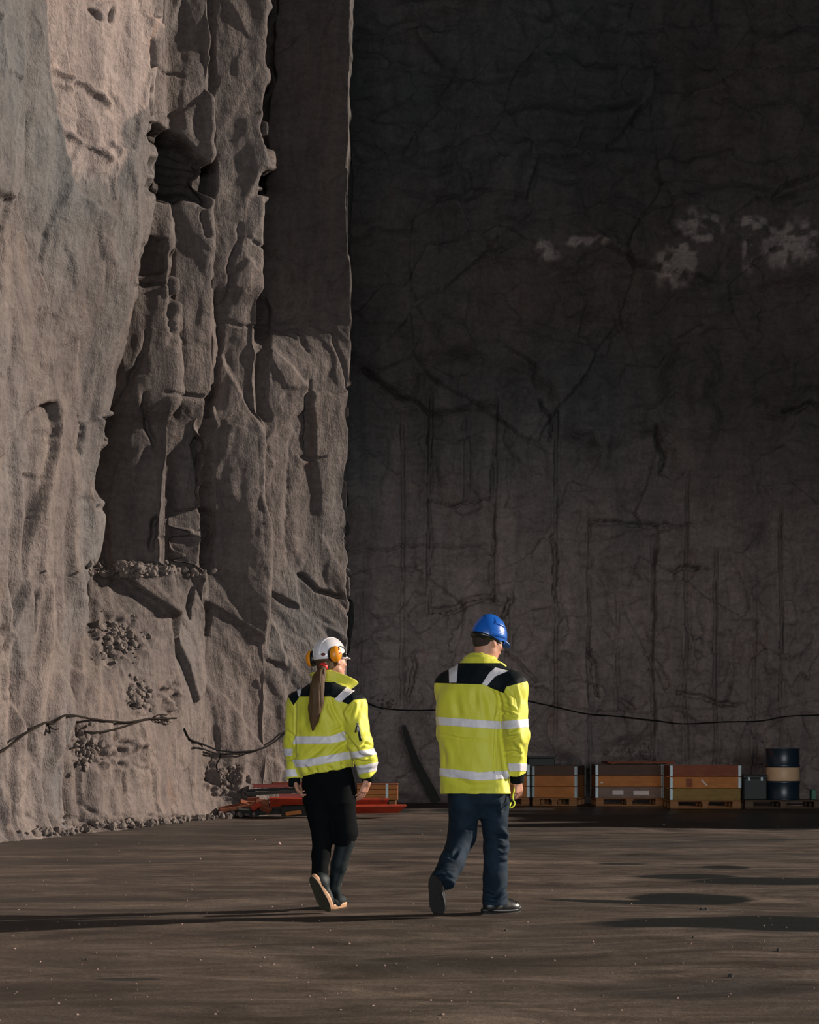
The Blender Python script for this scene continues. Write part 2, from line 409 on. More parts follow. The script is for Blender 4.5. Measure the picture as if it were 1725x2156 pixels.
    beige = sstep(-5, 8, wx-lob)*(1-sstep(-5, 5, wx-(xr+(xb-xr)*sstep(210, 270, wy))))*(1-sstep(330, 420, py)); tone = tone+.095*beige
    tone = tone*(1-.55*hole)*(1-.25*sstep(540, 600, px)*(1-sstep(500, 800, py)))  # painted shade inside the hole and on the upper far slabs
    warm = .5+.35*fbm(S*.3, Z*.2, S*0+4, 3)+.3*beige+.25*sstep(1300, 1500, py)-.2*sstep(-5, 5, wx-xb)*(1-sstep(-3, 4, wx-xr))-.2*(1-sstep(-5, 8, wx-lob))*(1-sstep(380, 520, py))
    return d, np.clip(tone, .03, .6), np.clip(warm, 0, 1)

def disp_back(X, Y, Z, S, px, py):
    wx = px+8*fbm(py*.014, px*.01, px*0+7, 3); wy = py+8*fbm(px*.015, py*.012, px*0+6, 3)
    d = .25*fbm(S*.22, Z*.2, S*0+1, 3)
    c1, e1 = cells(S+.5*fbm(Z*.4, S*.4, S*0, 2), Z+.5*fbm(S*.5, Z*.4, S*0+3, 2), 2.2, 2.0, 13, .12, .26)
    c2, e2 = cells(S+.15*fbm(Z*1.5, S, S*0, 2), Z, .8, .7, 15, .05, .10)
    up = sstep(900, 700, py) if False else 1-sstep(700, 900, py)
    d = d+c1*(.6+.5*up)+c2*(.7+.3*up)+.09*fbm(S*1.3, Z*1.8, S*0+2, 4)+.02*fbm(S*5, Z*5, S*0+2, 3)
    # upper rock hangs over the drilled face
    edge = np.interp(wx, [690, 740, 800, 870, 905, 1000, 1110, 1150, 1180, 1260, 1400, 1500, 1560, 1640, 1760], [640, 770, 810, 840, 790, 775, 790, 830, 900, 960, 900, 830, 870, 880, 840])
    d = d+.40*(1-sstep(-60, 40, wy-edge+20*vnoise(px*.03, py*.03, px*0)))
    d = d+.5*(1-sstep(-50, 30, wy-np.interp(wx, [690, 900, 1100, 1300, 1500, 1760], [560, 610, 560, 600, 640, 600])))*sstep(900, 1000, wx)*.6
    # horizontal bedding ridges high up
    d = d+(1-sstep(480, 640, py))*.10*np.sin(wy*.075+2.2*fbm(px*.006, py*.004, px*0, 3))*sstep(-1, 1, fbm(px*.01, py*.02, px*0+1, 2))
    # slab between the drill holes
    d = d-.22*sstep(905, 909, wx)*(1-sstep(1036, 1041, wx))*sstep(850, 870, wy)*(1-sstep(1268, 1283, wy+.12*(wx-905)))
    d = d+.18*np.exp(-(((wx-955)/42)**2+((wy-985)/75)**2)**3)
    d = d+.26*np.exp(-(((wx-1455)/60)**2+((wy-860)/130)**2)**3)
    q0, _ = cells(wx*1., wy*1., 60, 70, 44, .12, .2); d = d+(q0-.12)*np.exp(-(((wx-1265)/60)**2+((wy-700)/55)**2)**2)
    d = d-.20*sstep(1240, 1243, wx)*(1-sstep(1375, 1380, wx))*sstep(1100, 1115, wy)
    for x0, y0, x1, y1, dp in ((851, 900, 846, 1480, .09), (908, 840, 900, 1290, .14), (980, 880, 980, 1050, .05), (1046, 850, 1036, 1270, .10), (1172, 860, 1168, 1620, .10), (1240, 1100, 1238, 1640, .10), (1300, 1260, 1303, 1500, .06),
                               (1375, 1150, 1373, 1630, .08), (1445, 1010, 1441, 1650, .07), (1506, 1170, 1502, 1640, .10), (1585, 1250, 1583, 1630, .06), (1642, 1080, 1640, 1560, .10), (760, 1250, 757, 1500, .06), (1068, 1260, 1062, 1600, .08)):
        t = np.clip((py-y0)/(y1-y0), 0, 1); q = np.abs(px-(x0+(x1-x0)*t)+1.5*vnoise(py*.02, px*0+x0, px*0)); ins = sstep(y0-20, y0+10, py)*(1-sstep(y1-10, y1+20, py))
        d = d+ins*(-1.7*dp*np.exp(-(q/3.2)**2)+.04*np.exp(-((q-6)/3)**2))
    for pts, w, q in (([(905, 1286), (970, 1280), (1040, 1262)], 6, .4), ([(915, 1050), (960, 1065), (1035, 1045)], 4, .2), ([(700, 1150), (850, 1155), (1040, 1145)], 3, .15), ([(1405, 1205), (1500, 1202)], 5, .3),
                      ([(1130, 840), (1165, 890), (1160, 930)], 6, .3), ([(1060, 1300), (1068, 1270), (1080, 1260)], 8, .3), ([(1250, 1105), (1340, 1105), (1450, 1110)], 5, .25), ([(1160, 1130), (1170, 1200), (1165, 1260)], 8, .25),
                      ([(765, 780), (850, 850), (905, 865)], 12, .35), ([(1380, 900), (1395, 960), (1390, 1000)], 7, .3), ([(1640, 870), (1725, 850)], 7, .3), ([(1250, 1370), (1260, 1470)], 7, .25), ([(870, 1380), (860, 1480)], 7, .25),
                      ([(1060, 1380), (1130, 1440)], 4, .2), ([(1300, 1480), (1330, 1500)], 9, .2), ([(1430, 1460), (1500, 1470), (1560, 1480)], 6, .25)):
        d = d+crack(wx, wy, pts, w, q, 4)
    low = sstep(1050, 1400, py)
    q, _ = cells(px*1.+8*fbm(py*.03, px*.03, px*0, 2), py*1.+6*fbm(py*.03, px*.03, px*0+4, 2), 34, 60, 91, .07, .07); d = d+low*q
    d = d+.45*np.exp(-Z/.22)*(1+.6*fbm(S*1.1, Z*2, S*0, 3))
    for cx, cy, rx, ry, a in ((1100, 1590, 60, 20, .25), (1180, 1605, 30, 16, .5), (1600, 1560, 80, 60, .35), (1330, 1580, 60, 25, .4), (1470, 1560, 50, 30, .3)):
        d = d+a*np.exp(-((px-cx)/rx)**2-((py-cy)/ry)**2)
    tone = .064+.016*fbm(S*.3, Z*.3, S*0+9, 3)+.165*sstep(750, 1350, py)*(1-.35*sstep(1000, 1500, px))  # light falloff put into the colour: darker upwards and to the right
    # pale crusts
    for cx, cy, rx, ry in ((1145, 545, 30, 18), (1230, 528, 40, 10), (1465, 505, 40, 30), (1420, 575, 45, 35), (1575, 490, 30, 14), (1660, 540, 55, 45), (1565, 550, 9, 50), (935, 1197, 8, 9)):
        m = np.exp(-(((px-cx)/rx)**2+((py-cy)/ry)**2)); n = sstep(.1, .6, m*(.75+.9*fbm(px*.06, py*.06, px*0, 3))); tone = tone+.16*n; d = d+.05*n*vnoise(px*.25, py*.25, px*0)
    warm = .45+.4*fbm(S*.35, Z*.3, S*0+4, 3)+.35*sstep(800, 1300, py)
    return d, np.clip(tone, .02, .6), np.clip(warm, 0, 1)

def left_nodes(z):
    out = []
    mid = lambda Y, u, g: Y+0*z if u is None else u+(g-u)*sstep(1150, 1560, HY-F*(z-CH)/Y)
    EI = [(576, -60), (572, 20), (565, 200), (557, 330), (550, 420), (548, 600), (556, 900), (562, 1200), (570, 1700)]
    for f, u, g in ((lambda y: -420+0*y, 12.3, 12.3), (lambda y: 0*y, 18.7, 18.75), (lambda y: curve_x(y, BEV), 20.7, 20.0), (lambda y: curve_x(y, RIB), 21.2, 20.3), (lambda y: curve_x(y, RIB)-7, 23.1, 20.7),
                    (lambda y: 360+0*y, 23.35, 23.65), (lambda y: 354+0*y, 24.15, 23.7), (lambda y: 444+0*y, 24.4, 24.9), (lambda y: 437+0*y, 25.1, 24.95),
                    (lambda y: curve_x(y, EI), 25.45, 25.9), (lambda y: curve_x(y, EI)-5, 27.3, 26.0), (lambda y: 738+0*y, 27.15, 26.9), (lambda y: 736+0*y, 29.4, 28.6), (lambda y: 690+0*y, 33., 33.)):
        y_ = HY-F*(z-CH)/(u+0*z); a_, b_ = (640, 800) if u == 27.3 else (1150, 1560); Yn = u+((26.25 if u == 27.3 else g)-u)*sstep(a_, b_, y_)
        if u == 27.3: Yn = Yn+(g-26.25)*sstep(1150, 1560, y_)
        y_ = HY-F*(z-CH)/Yn
        out.append(((f(y_)-CX)*Yn/F, Yn))
    return np.array([o[0] for o in out]), np.array([o[1] for o in out])
def back_nodes(z):
    P = [(-2.2, 31.6), (0, 31.9), (4, 31.9), (8, 31.6), (13, 30.9)]
    return np.array([p[0]+0*z for p in P]), np.array([p[1]+0*z for p in P])
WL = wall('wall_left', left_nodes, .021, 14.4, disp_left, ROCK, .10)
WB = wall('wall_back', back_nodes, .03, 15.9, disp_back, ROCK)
TREES = [BVHTree.FromPolygons([tuple(v) for v in V[:, :]], [tuple(q) for q in Q.tolist()]) for _, V, Q in (WL, WB)]
def on_wall(px, py, off=.03):
    d = Vector(((px-CX)/F, 1, -(py-HY)/F)).normalized(); o = Vector((0, 0, CH)); best = None
    for t in TREES:
        h = t.ray_cast(o, d)
        if h[0] is not None and (best is None or h[3] < best[3]): best = h
    n = best[1] if best[1].dot(d) < 0 else -best[1]
    return best[0]-d*off+Vector((0, 0, 0))

# unseen heap added right of the frame to shade the far yard
def heap(name, x0, x1, y0, y1, H):
    n = 90; xs = np.linspace(0, 1, n); U, V = np.meshgrid(xs, xs, indexing='ij')
    X = x0+(x1-x0)*U; Y = y0+(y1-y0)*V
    e = np.minimum(np.minimum(U, 1-U)*(x1-x0), np.minimum(V, 1-V)*(y1-y0))
    Z = H*sstep(0, 2.2, e)*(1+.08*fbm(X*.6, Y*.6, X*0, 4))+.25*fbm(X*1.1, Y*1.1, X*0, 4)*sstep(0, 1, e)-.1
    P = np.stack([X, Y, Z], -1).reshape(-1, 3); i = np.arange(n-1)[:, None]*n+np.arange(n-1)[None, :]
    me = np_mesh(name, P, np.stack([i, i+n, i+n+1, i+1], -1).reshape(-1, 4))
    for nm, a in (('tone', .16), ('warm', .5)):
        at = me.attributes.new(nm, 'FLOAT', 'POINT'); at.data.foreach_set('value', np.full(len(P), a, dtype=np.float32))
    o = link(name, me, ROCK); o['kind'] = 'structure'; return o
heap('shading_heap', 9.6, 17, 22.2, 31.5, 4.0)

# ---------------------------------------------------------------- floor
def PG(px, py):                      # ground point under a pixel
    Y = F*CH/(py-HY); return ((px-CX)*Y/F, Y)
def floor_mat():
    t = NT('wet_packed_ground')
    c = t.co(); st = t.co((.5, .9, 1), (0, 0, .2)); st2 = t.co((.55, 1.5, 1), (0, 0, -.15))
    a = t.noise(st, .9, 7, .65, .8); b = t.noise(st2, 1.6, 8, .7, 1.0); f = t.noise(c, 30, 6, .7); g = t.noise(c, 160, 3, .6)
    col = t.ramp(a, [(.25, (.034, .025, .021)), (.5, (.073, .053, .041)), (.75, (.135, .098, .076))])
    v = t.ramp(b, [(.3, .42), (.5, .95), (.70, 1.95)]); col = t.mix(1., col, v, 'MULTIPLY')
    col = t.mix(1., col, t.ramp(f, [(.3, .7), (.65, 1.2)]), 'MULTIPLY'); pt = t.noise(t.co((.35, .8, 1), (0, 0, .3)), 1.1, 5, .6, 1.5); col = t.mix(t.ramp(pt, [(.60, 0.), (.72, .75)]), col, t.mix(1., col, (2.1, 2.0, 1.95), 'MULTIPLY')); col = t.mix(t.ramp(pt, [(.30, .7), (.42, 0.)]), col, t.mix(1., col, (.35, .38, .40), 'MULTIPLY'))
    # puddles laid out on the ground; the far bands are shade painted dark
    w = None
    tc = t.n('ShaderNodeTexCoord'); sp = t.n('ShaderNodeSeparateXYZ'); t.l(tc.outputs['Object'], sp.inputs[0])
    wn = t.math('MULTIPLY', t.math('SUBTRACT', t.noise(t.co((.5, 1.3, 1)), 1.5, 5, .65), .5), 1.5)
    def patch(x0, x1, yy, ww):
        nonlocal w
        gx0, gy = PG(x0, yy); gx1, _ = PG(x1, yy); _, y1 = PG(x0, yy-ww); _, y2 = PG(x0, yy+ww)
        cx = (gx0+gx1)/2; rx = abs(gx1-gx0)/2; ry = abs(y1-y2)/2
        dx = t.math('DIVIDE', t.math('SUBTRACT', sp.outputs[0], cx), rx); dy = t.math('DIVIDE', t.math('SUBTRACT', sp.outputs[1], gy), ry)
        r = t.math('ADD', t.math('MULTIPLY', dx, dx), t.math('MULTIPLY', dy, dy))
        r = t.math('ADD', r, wn); r = t.math('SUBTRACT', 1.25, r, True)
        w = r if w is None else t.math('MAXIMUM', w, r)
    for p in ((1150, 1420, 1891, 5), (1330, 1590, 1885, 11), (1330, 1560, 1841, 6), (1450, 1850, 1850, 8), (1240, 1900, 1944, 13), (1450, 1800, 1946, 15), (195, 335, 2052, 6), (1470, 1580, 1822, 4), (1260, 1360, 1814, 3), (1390, 1900, 1722, 14), (900, 1500, 1706, 8), (1500, 1900, 1735, 9), (420, 900, 1706, 5)):
        patch(*p)
    ww_ = w; w = None
    for p in ((-200, 620, 1768, 17), (150, 1300, 1742, 15), (1000, 1750, 1768, 13), (700, 1250, 1778, 7), (-150, 420, 1812, 9), (1250, 1800, 1796, 7), (620, 1180, 2020, 16), (1150, 1700, 2075, 20)):
        patch(*p)
    darker = t.ramp(w, [(.0, 0.), (.8, .62)]); w = ww_; col = t.mix(darker, col, (.020, .017, .015))  # broad soft patches of darker ground
    wet_shade = t.ramp(w, [(.05, 0.), (.45, 1.)])
    col = t.mix(wet_shade, col, (.012, .014, .014))
    t.set(Base_Color=col)
    rg = t.ramp(b, [(.3, .42), (.6, .75)]); t.set(Roughness=t.mix(wet_shade, rg, .4))
    t.b.inputs['Specular IOR Level'].default_value = .4
    bp = t.bump(f, .5, .01); bp = t.bump(b, .4, .02, bp); t.bump(g, .35, .003, bp)
    return t.m
def make_floor():
    xs = np.concatenate([np.linspace(-16, -6, 30)[:-1], np.linspace(-6, 9, 260), np.linspace(9, 20, 30)[1:]]); ys = np.concatenate([np.linspace(-8, 5, 30)[:-1], np.linspace(5, 34, 520)])
    X, Y = np.meshgrid(xs, ys, indexing='ij')
    Z = .02*fbm(X*.5, Y*.8, X*0, 4)-.012
    near = np.exp(-((X+.05)/1.6)**4-((Y-10.5)/1.0)**4); Z = Z*(1-near)-.0*near
    Z = Z*(1-sstep(26.5, 28, Y)*.9)
    n = len(ys); P = np.stack([X, Y, Z], -1).reshape(-1, 3); i = np.arange(len(xs)-1)[:, None]*n+np.arange(n-1)[None, :]
    o = link('floor', np_mesh('floor', P, np.stack([i, i+n, i+n+1, i+1], -1).reshape(-1, 4)), floor_mat()); o['kind'] = 'structure'
    return BVHTree.FromPolygons(P.tolist(), np.stack([i, i+n, i+n+1, i+1], -1).reshape(-1, 4).tolist())
FLOOR = make_floor()
def floor_z(x, y):
    h = FLOOR.ray_cast(Vector((x, y, 1)), Vector((0, 0, -1))); return h[0].z if h[0] is not None else 0.

# ---------------------------------------------------------------- light and camera
def lights():
    w = bpy.data.worlds.new('sky'); SC.world = w; w.use_nodes = True
    b = w.node_tree.nodes['Background']; b.inputs[0].default_value = (.60, .78, 1, 1); b.inputs[1].default_value = .02
    s = bpy.data.lights.new('sun', 'SUN'); s.energy = 7.0; s.angle = math.radians(.9); s.color = (1, .88, .76)
    o = bpy.data.objects.new('sun', s); COL.objects.link(o); el = math.radians(20)
    d = Vector((-.977*math.cos(el), -.213*math.cos(el), -math.sin(el))); o.rotation_euler = d.to_track_quat('-Z', 'Y').to_euler(); o.location = (20, 10, 12)
    a = bpy.data.lights.new('quarry_mouth_fill', 'AREA'); a.shape = 'RECTANGLE'; a.size = 22; a.size_y = 4; a.energy = 7600; a.color = (.93, .97, 1)  # area lamp behind the camera, added to stand in for daylight
    o = bpy.data.objects.new('quarry_mouth_fill', a); COL.objects.link(o); o.location = (3, -30, 3.0)
    o.rotation_euler = (Vector((0, 20, 1.5))-Vector(o.location)).to_track_quat('-Z', 'Y').to_euler()
    c = bpy.data.cameras.new('camera'); c.sensor_fit = 'HORIZONTAL'; c.sensor_width = 36; c.lens = F/1725*36; c.shift_y = (HY-1078)/1725; c.clip_end = 200
    o = bpy.data.objects.new('camera', c); COL.objects.link(o); o.location = (0, 0, CH); o.rotation_euler = (PI/2, 0, 0); SC.camera = o
    v = SC.view_settings; SC.display_settings.display_device = 'sRGB'; v.view_transform = 'Standard'; v.look = 'None'; v.gamma = 1; v.exposure = 0; v.use_curve_mapping = False
lights()
# ================================================================ people
def basis(yaw, pitch=0, roll=0):
    """columns: right, forward, up. yaw turns from +Y towards +X; pitch down positive; roll to the right positive"""
    return Matrix.Rotation(-yaw, 3, 'Z') @ Matrix.Rotation(-pitch, 3, 'X') @ Matrix.Rotation(roll, 3, 'Y')
def loc(c, R, v): return np.array(Vector(c)+R@Vector(v))
def cut_poly(V, Q, polys, off, pred=None, expand=0):
    """strips of cloth lying on the garment: clip the surface by planes through convex outlines seen from behind, then lift it off"""
    N = vnormals(V, Q); out = bmesh.new()
    x = CX+F*V[:, 0]/V[:, 1]; y = HY-F*(V[:, 2]-CH)/V[:, 1]
    for poly in polys:
        xs = [p[0] for p in poly]; ys = [p[1] for p in poly]
        mv = (x > min(xs)-6) & (x < max(xs)+6) & (y > min(ys)-6) & (y < max(ys)+6)
        if pred is not None: mv &= pred(V, N)
        f = Q[mv[Q].all(1)]
        if not len(f): continue
        used = np.unique(f); mp = np.full(len(V), -1); mp[used] = np.arange(len(used))
        me = np_mesh('t', V[used]+N[used]*off, mp[f]); bm = bmesh.new(); bm.from_mesh(me); bpy.data.meshes.remove(me)
        ar = sum(poly[i][0]*poly[(i+1) % len(poly)][1]-poly[(i+1) % len(poly)][0]*poly[i][1] for i in range(len(poly)))
        pl = poly if ar > 0 else poly[::-1]
        for i in range(len(pl)):
            a, b = pl[i], pl[(i+1) % len(pl)]
            A = Vector(W(a[0], a[1], 10)); B = Vector(W(b[0], b[1], 10)); O = Vector((0, 0, CH))
            n = (A-O).cross(B-O).normalized(); mid = Vector(W(sum(p[0] for p in pl)/len(pl), sum(p[1] for p in pl)/len(pl), 10))
            if (mid-O).dot(n) < 0: n = -n
            bmesh.ops.bisect_plane(bm, geom=list(bm.verts)+list(bm.edges)+list(bm.faces), plane_co=O, plane_no=n, clear_inner=True)
        me = bpy.data.meshes.new('t'); bm.to_mesh(me); bm.free(); out.from_mesh(me); bpy.data.meshes.remove(me)
    bmesh.ops.remove_doubles(out, verts=out.verts, dist=.0003)
    left = set(out.faces); isl = []
    while left:
        st = [left.pop()]; g = list(st)
        while st:
            for e in st.pop().edges:
                for f in e.link_faces:
                    if f in left: left.remove(f); st.append(f); g.append(f)
        isl.append((sum(f.calc_area() for f in g), g))
    big = max([a_ for a_, _ in isl] or [0]); res = []
    for a_, g in isl:
        if a_ < .2*big: continue
        b = bmesh.new(); mp = {}
        for f in g: b.faces.new([mp.setdefault(v, None) or mp.__setitem__(v, b.verts.new(v.co)) or mp[v] for v in f.verts])
        res.append(bm_mesh('patch', b, True))
    out.free(); return res
def patch(name, V, Q, polys, mat, parent, off=.003, pred=None, th=.003):
    for me in cut_poly(V, Q, polys, off, pred):
        o = link(name, me, mat, parent); m = o.modifiers.new('thickness', 'SOLIDIFY'); m.thickness = th; m.offset = -1
    return o
def fold(V, Q, folds, Y0, back=True):
    """creases: (pixel polyline, depth in m (negative = valley), half width in px)"""
    N = vnormals(V, Q); x = CX+F*V[:, 0]/V[:, 1]; y = HY-F*(V[:, 2]-CH)/V[:, 1]; d = np.zeros(len(V))
    wgt = sstep(-.1, .5, -N[:, 1]) if back else 1
    for pts, a, w in folds:
        q, t = seg_dist(x, y, pts); env = np.sin(PI*np.clip(t*.86+.07, 0, 1))
        d += 1.45*a*env*(np.exp(-(q/w)**2)-.35*np.exp(-((q-1.9*w)/w)**2))
    return V+N*(d*wgt)[:, None]
def wrinkle(V, Q, amp, sc, seed=0):
    N = vnormals(V, Q); n = fbm(V[:, 0]*sc[0]+seed, V[:, 1]*sc[1], V[:, 2]*sc[2], 3, .45)
    return V+N*(amp*n)[:, None]
def sections(G, secs, R, n=2.4, k=.02, side=0):
    """stack of rounded oval sections (centre xyz, half width, half depth), facing along R"""
    S = np.array([[*c, a, b] for c, a, b in secs]); S = S[np.argsort(S[:, 2])]
    rx = np.array(R.col[0]); ry = np.array(R.col[1]); zs = S[:, 2]
    def fn(P):
        z = P[2]; cx = np.interp(z, zs, S[:, 0]); cy = np.interp(z, zs, S[:, 1]); a = np.interp(z, zs, S[:, 3]); b = np.interp(z, zs, S[:, 4])
        u = (P[0]-cx)*rx[0]+(P[1]-cy)*rx[1]; v = (P[0]-cx)*ry[0]+(P[1]-cy)*ry[1]
        k0 = (np.abs(u/a)**n+np.abs(v/b)**n)**(1/n); d = (k0-1)*np.minimum(a, b)
        return np.maximum(d, np.maximum(zs[0]-z, z-zs[-1]))
    m = S[:, 3:].max()
    G.add(fn, (S[:, 0].min()-m, S[:, 1].min()-m, zs[0]), (S[:, 0].max()+m, S[:, 1].max()+m, zs[-1]), k)
    return fn
def hand_prims(G, wrist, R, s=1., curl=.35, side=1, spread=.05, point=None):
    """R: columns = towards thumb side (x), palm normal (y, the way the palm faces), from wrist to fingers (z)"""
    L = lambda v: loc(wrist, R, [v[0]*s, v[1]*s, v[2]*s])
    G.cone(L((0, 0, -.025)), L((0, 0, .012)), .025*s, .026*s, .01)
    for x in (-.026, -.009, .009, .026):
        G.cone(L((x*.75, 0, .012)), L((x*1.15, 0, .082-.006*abs(x)/.026)), .0155*s, .0125*s, .012)
    G.ell(L((.018, .010, .035)), (.018*s, .014*s, .03*s), None, .012)
    Ls = {-.030: (.030, .020, .017), -.0105: (.040, .025, .020), .0105: (.044, .028, .021), .031: (.038, .024, .019)}
    for i, (x, ls) in enumerate(Ls.items()):
        p = np.array([x, 0, .084-(.010 if x < -.02 else 0)]); a = curl*.7; dx = x*spread/.03*.9
        r = .0090 if x > -.02 else .0080
        for j, l in enumerate(ls):
            a2 = a+curl*(.9*j); d = np.array([dx, math.sin(a2), math.cos(a2)]); d /= np.linalg.norm(d); q = p+d*l
            G.cone(L(p), L(q), r*s, (r-.0008)*s, .002); p = q; r -= .0008
    p = np.array([.026, .006, .018]); d = np.array([.62, .35, .72])
    for j, (l, r) in enumerate(((.042, .0125), (.031, .0105), (.024, .0092))):
        d = d/np.linalg.norm(d); q = p+d*l; G.cone(L(p), L(q), r*s, (r-.001)*s, .005); p = q; d = d+np.array([-.28, .22, .1])
def head_prims(G, c, R, s=1., female=False):
    """c = middle of the skull"""
    L = lambda v: loc(c, R, [a*s for a in v])
    G.ell(L((0, -.012, .012)), (.076*s, .097*s, .098*s), R, .03)
    G.ell(L((0, .030, -.045)), (.060*s, .064*s, .072*s), R, .035)
    G.ell(L((0, .066, -.098)), (.028*s, .024*s, .020*s), R, .025)            # chin
    G.cone(L((-.052, .012, -.078)), L((-.020, .066, -.104)), .017*s, .014*s, .02); G.cone(L((.052, .012, -.078)), L((.020, .066, -.104)), .017*s, .014*s, .02)
    G.cone(L((0, .090, .004)), L((0, .112, -.030)), .0085*s, .0125*s, .008); G.ell(L((-.011, .100, -.034)), (.009*s,)*3, None, .005); G.ell(L((.011, .100, -.034)), (.009*s,)*3, None, .005)
    G.cone(L((-.04, .078, .022)), L((.04, .078, .022)), .012*s, .012*s, .015)   # brow
    for x in (-1, 1):
        G.ell(L((x*.031, .083, .001)), (.015*s, .010*s, .009*s), R, .012, 'd')
        G.ell(L((x*.031, .076, .001)), (.0125*s,)*3, R, .002)
        G.ell(L((x*.040, .060, -.030)), (.020*s, .018*s, .018*s), R, .02)       # cheek
        # ear: rim, bowl and lobe
        E = R @ Matrix.Rotation(x*.35, 3, 'Z')
        G.ell(L((x*.080, -.006, -.012)), (.008*s, .018*s, .032*s), E, .006)
        G.ell(L((x*.088, -.004, -.008)), (.005*s, .010*s, .019*s), E, .004, 'd')
        G.ell(L((x*.078, .002, -.041)), (.006*s, .008*s, .009*s), E, .006)
    G.cone(L((-.018, .092, -.060)), L((.018, .092, -.060)), .007*s, .007*s, .006); G.cone(L((-.014, .090, -.072)), L((.014, .090, -.072)), .008*s, .008*s, .005)
    G.cone(L((-.020, .102, -.0655)), L((.020, .102, -.0655)), .003*s, .003*s, .002)
def shoe(parent, name, ankle_c, R, Ln, wd, mat, sole_mat, style, label=None):
    """ankle_c = middle of the sole's underside; R columns: right, toe, up"""
    h = .0035; G = Grid((-.08, -.2, -.02), (.08, .2, .16), h); I = Matrix.Identity(3)
    a = Ln/2
    if style == 'trainer':
        G.ell((0, .03, .035), (wd*.50, a*.80, .045), None, 0); G.ell((0, a*.55, .032), (wd*.47, a*.42, .036), None, .02); G.ell((0, -a*.55, .045), (wd*.40, a*.40, .055), None, .03)
        G.cone((0, -a*.45, .05), (0, -a*.38, .125), .042, .044, .03); G.cone((0, -a*.1, .09), (0, a*.35, .055), .03, .026, .03)
    else:
        G.ell((0, .02, .045), (wd*.46, a*.86, .045), None, 0); G.ell((0, a*.52, .042), (wd*.45, a*.42, .034), None, .02); G.ell((0, -a*.55, .055), (wd*.38, a*.38, .05), None, .03)
        G.cone((0, -a*.42, .055), (0, -a*.40, .088), .038, .038, .03)
    G.cut((0, 0, .012), (0, 0, -1), .002); G.cut((0, 0, .148), (0, 0, 1), .004)
    V, Q = G.mesh(); tr = lambda V: np.array(ankle_c)+V@np.array(R).T
    o = link(name, np_mesh(name, tr(V), Q), mat, parent)
    if label: o['label'] = label
    # the sole: outline extruded
    n = 40; hs = .030 if style == 'trainer' else .034
    bm = bmesh.new(); rings = []
    for z, gr in ((0, -.004), (.004, .001), (hs*.5, .0), (hs*.55, .002), (hs, 0.001), (hs+.002, -.008)):
        ring = []
        for i in range(n):
            t = 2*PI*i/n; yy = math.sin(t); w = wd*.5*(.93+.12*yy-.22*math.exp(-((yy+.15)/.35)**2)*.6)
            X = math.copysign(abs(math.cos(t))**.85, math.cos(t))*(w+gr)+.006*yy*(1 if R.col[0][0] > 0 else 1); ring.append(bm.verts.new(tr(np.array([[X, yy*(a+gr+.004), z+.012*max(0, yy-.75)/.25]]))[0]))
        rings.append(ring)
    for j in range(len(rings)-1):
        for i in range(n): bm.faces.new((rings[j][i], rings[j][(i+1) % n], rings[j+1][(i+1) % n], rings[j+1][i]))
    bm.faces.new(rings[0][::-1]); bm.faces.new(rings[-1]); bmesh.ops.recalc_face_normals(bm, faces=bm.faces)
    bt = bmesh.new(); bt.faces.new([bt.verts.new(tuple(v-R.col[2]*.004)) for v in [w_.co for w_ in rings[1]]])
    so = link('sole', bm_mesh('sole', bm, True), sole_mat, o)
    ou = link('outsole', bm_mesh('outsole', bt), OUT if style == 'boot' else DARKSOLE, o); mo = ou.modifiers.new('thickness', 'SOLIDIFY'); mo.thickness = .004; mo.offset = 0; so.data.polygons[-1].use_smooth = False; so.data.polygons[-2].use_smooth = False
    return o, tr

HV = simple('fluorescent_yellow_fabric', (.63, .62, .05), .55, var=.05, vs=3, bump=.12, bs=900, spec=.4, sheen=.12)
TAPE = simple('grey_reflective_tape', (.68, .655, .69), .42, var=.06, vs=30, bump=.15, bs=700, spec=.6)
YOKE = simple('black_shoulder_fabric', (.0035, .007, .009), .65, bump=.2, bs=600, spec=.15)
BLACK = simple('black_trouser_fabric', (.0035, .0042, .005), .85, bump=.2, bs=500, spec=.06)
RIBB = simple('black_knitted_cuff', (.004, .006, .007), .8, bump=.3, bs=400, spec=.1)
SKIN = simple('skin', (.50, .25, .17), .5, var=.08, vs=40, bump=.1, bs=300, spec=.4); SKIN.node_tree.nodes['Principled BSDF'].inputs['Subsurface Weight'].default_value = .0
RUBBER = simple('dark_green_boot_leather', (.003, .008, .010), .6, var=.2, vs=30, bump=.15, bs=60, spec=.25)
LEATH = simple('black_shoe_leather', (.007, .007, .008), .38, bump=.06, bs=90)
TAN = simple('tan_rubber_sole', (.48, .27, .15), .6, var=.1, vs=50)
OUT = simple('shaded_outsole', (.030, .026, .014), .8, var=.3, vs=60, bump=.6, bs=90)  # dark olive paints in the shade on the boot's underside
DARKSOLE = simple('black_rubber_sole', (.012, .012, .013), .45, bump=.3, bs=200)
HAIR = None
def denim():
    t = NT('dark_blue_denim'); c = t.co(); f = t.noise(c, 9, 6, .6); g = t.noise(t.co((1, 1, .3)), 600, 2)
    t.set(Base_Color=t.mix(t.ramp(f, [(.35, 0.), (.7, 1.)]), (.0035, .010, .019), (.011, .026, .046)), Roughness=.8); t.b.inputs['Specular IOR Level'].default_value = .2
    t.bump(g, .3, .002); return t.m
DENIM = denim()
def hairmat():
    t = NT('brown_hair'); c = t.co((60, 60, 1.2)); f = t.noise(c, 3, 4, .6); z = t.noise(t.co((1, 1, 1)), 2)
    t.set(Base_Color=t.mix(f, (.024, .011, .003), (.115, .053, .013)), Roughness=.7); t.bump(f, .7, .004); return t.m
HAIR = hairmat()
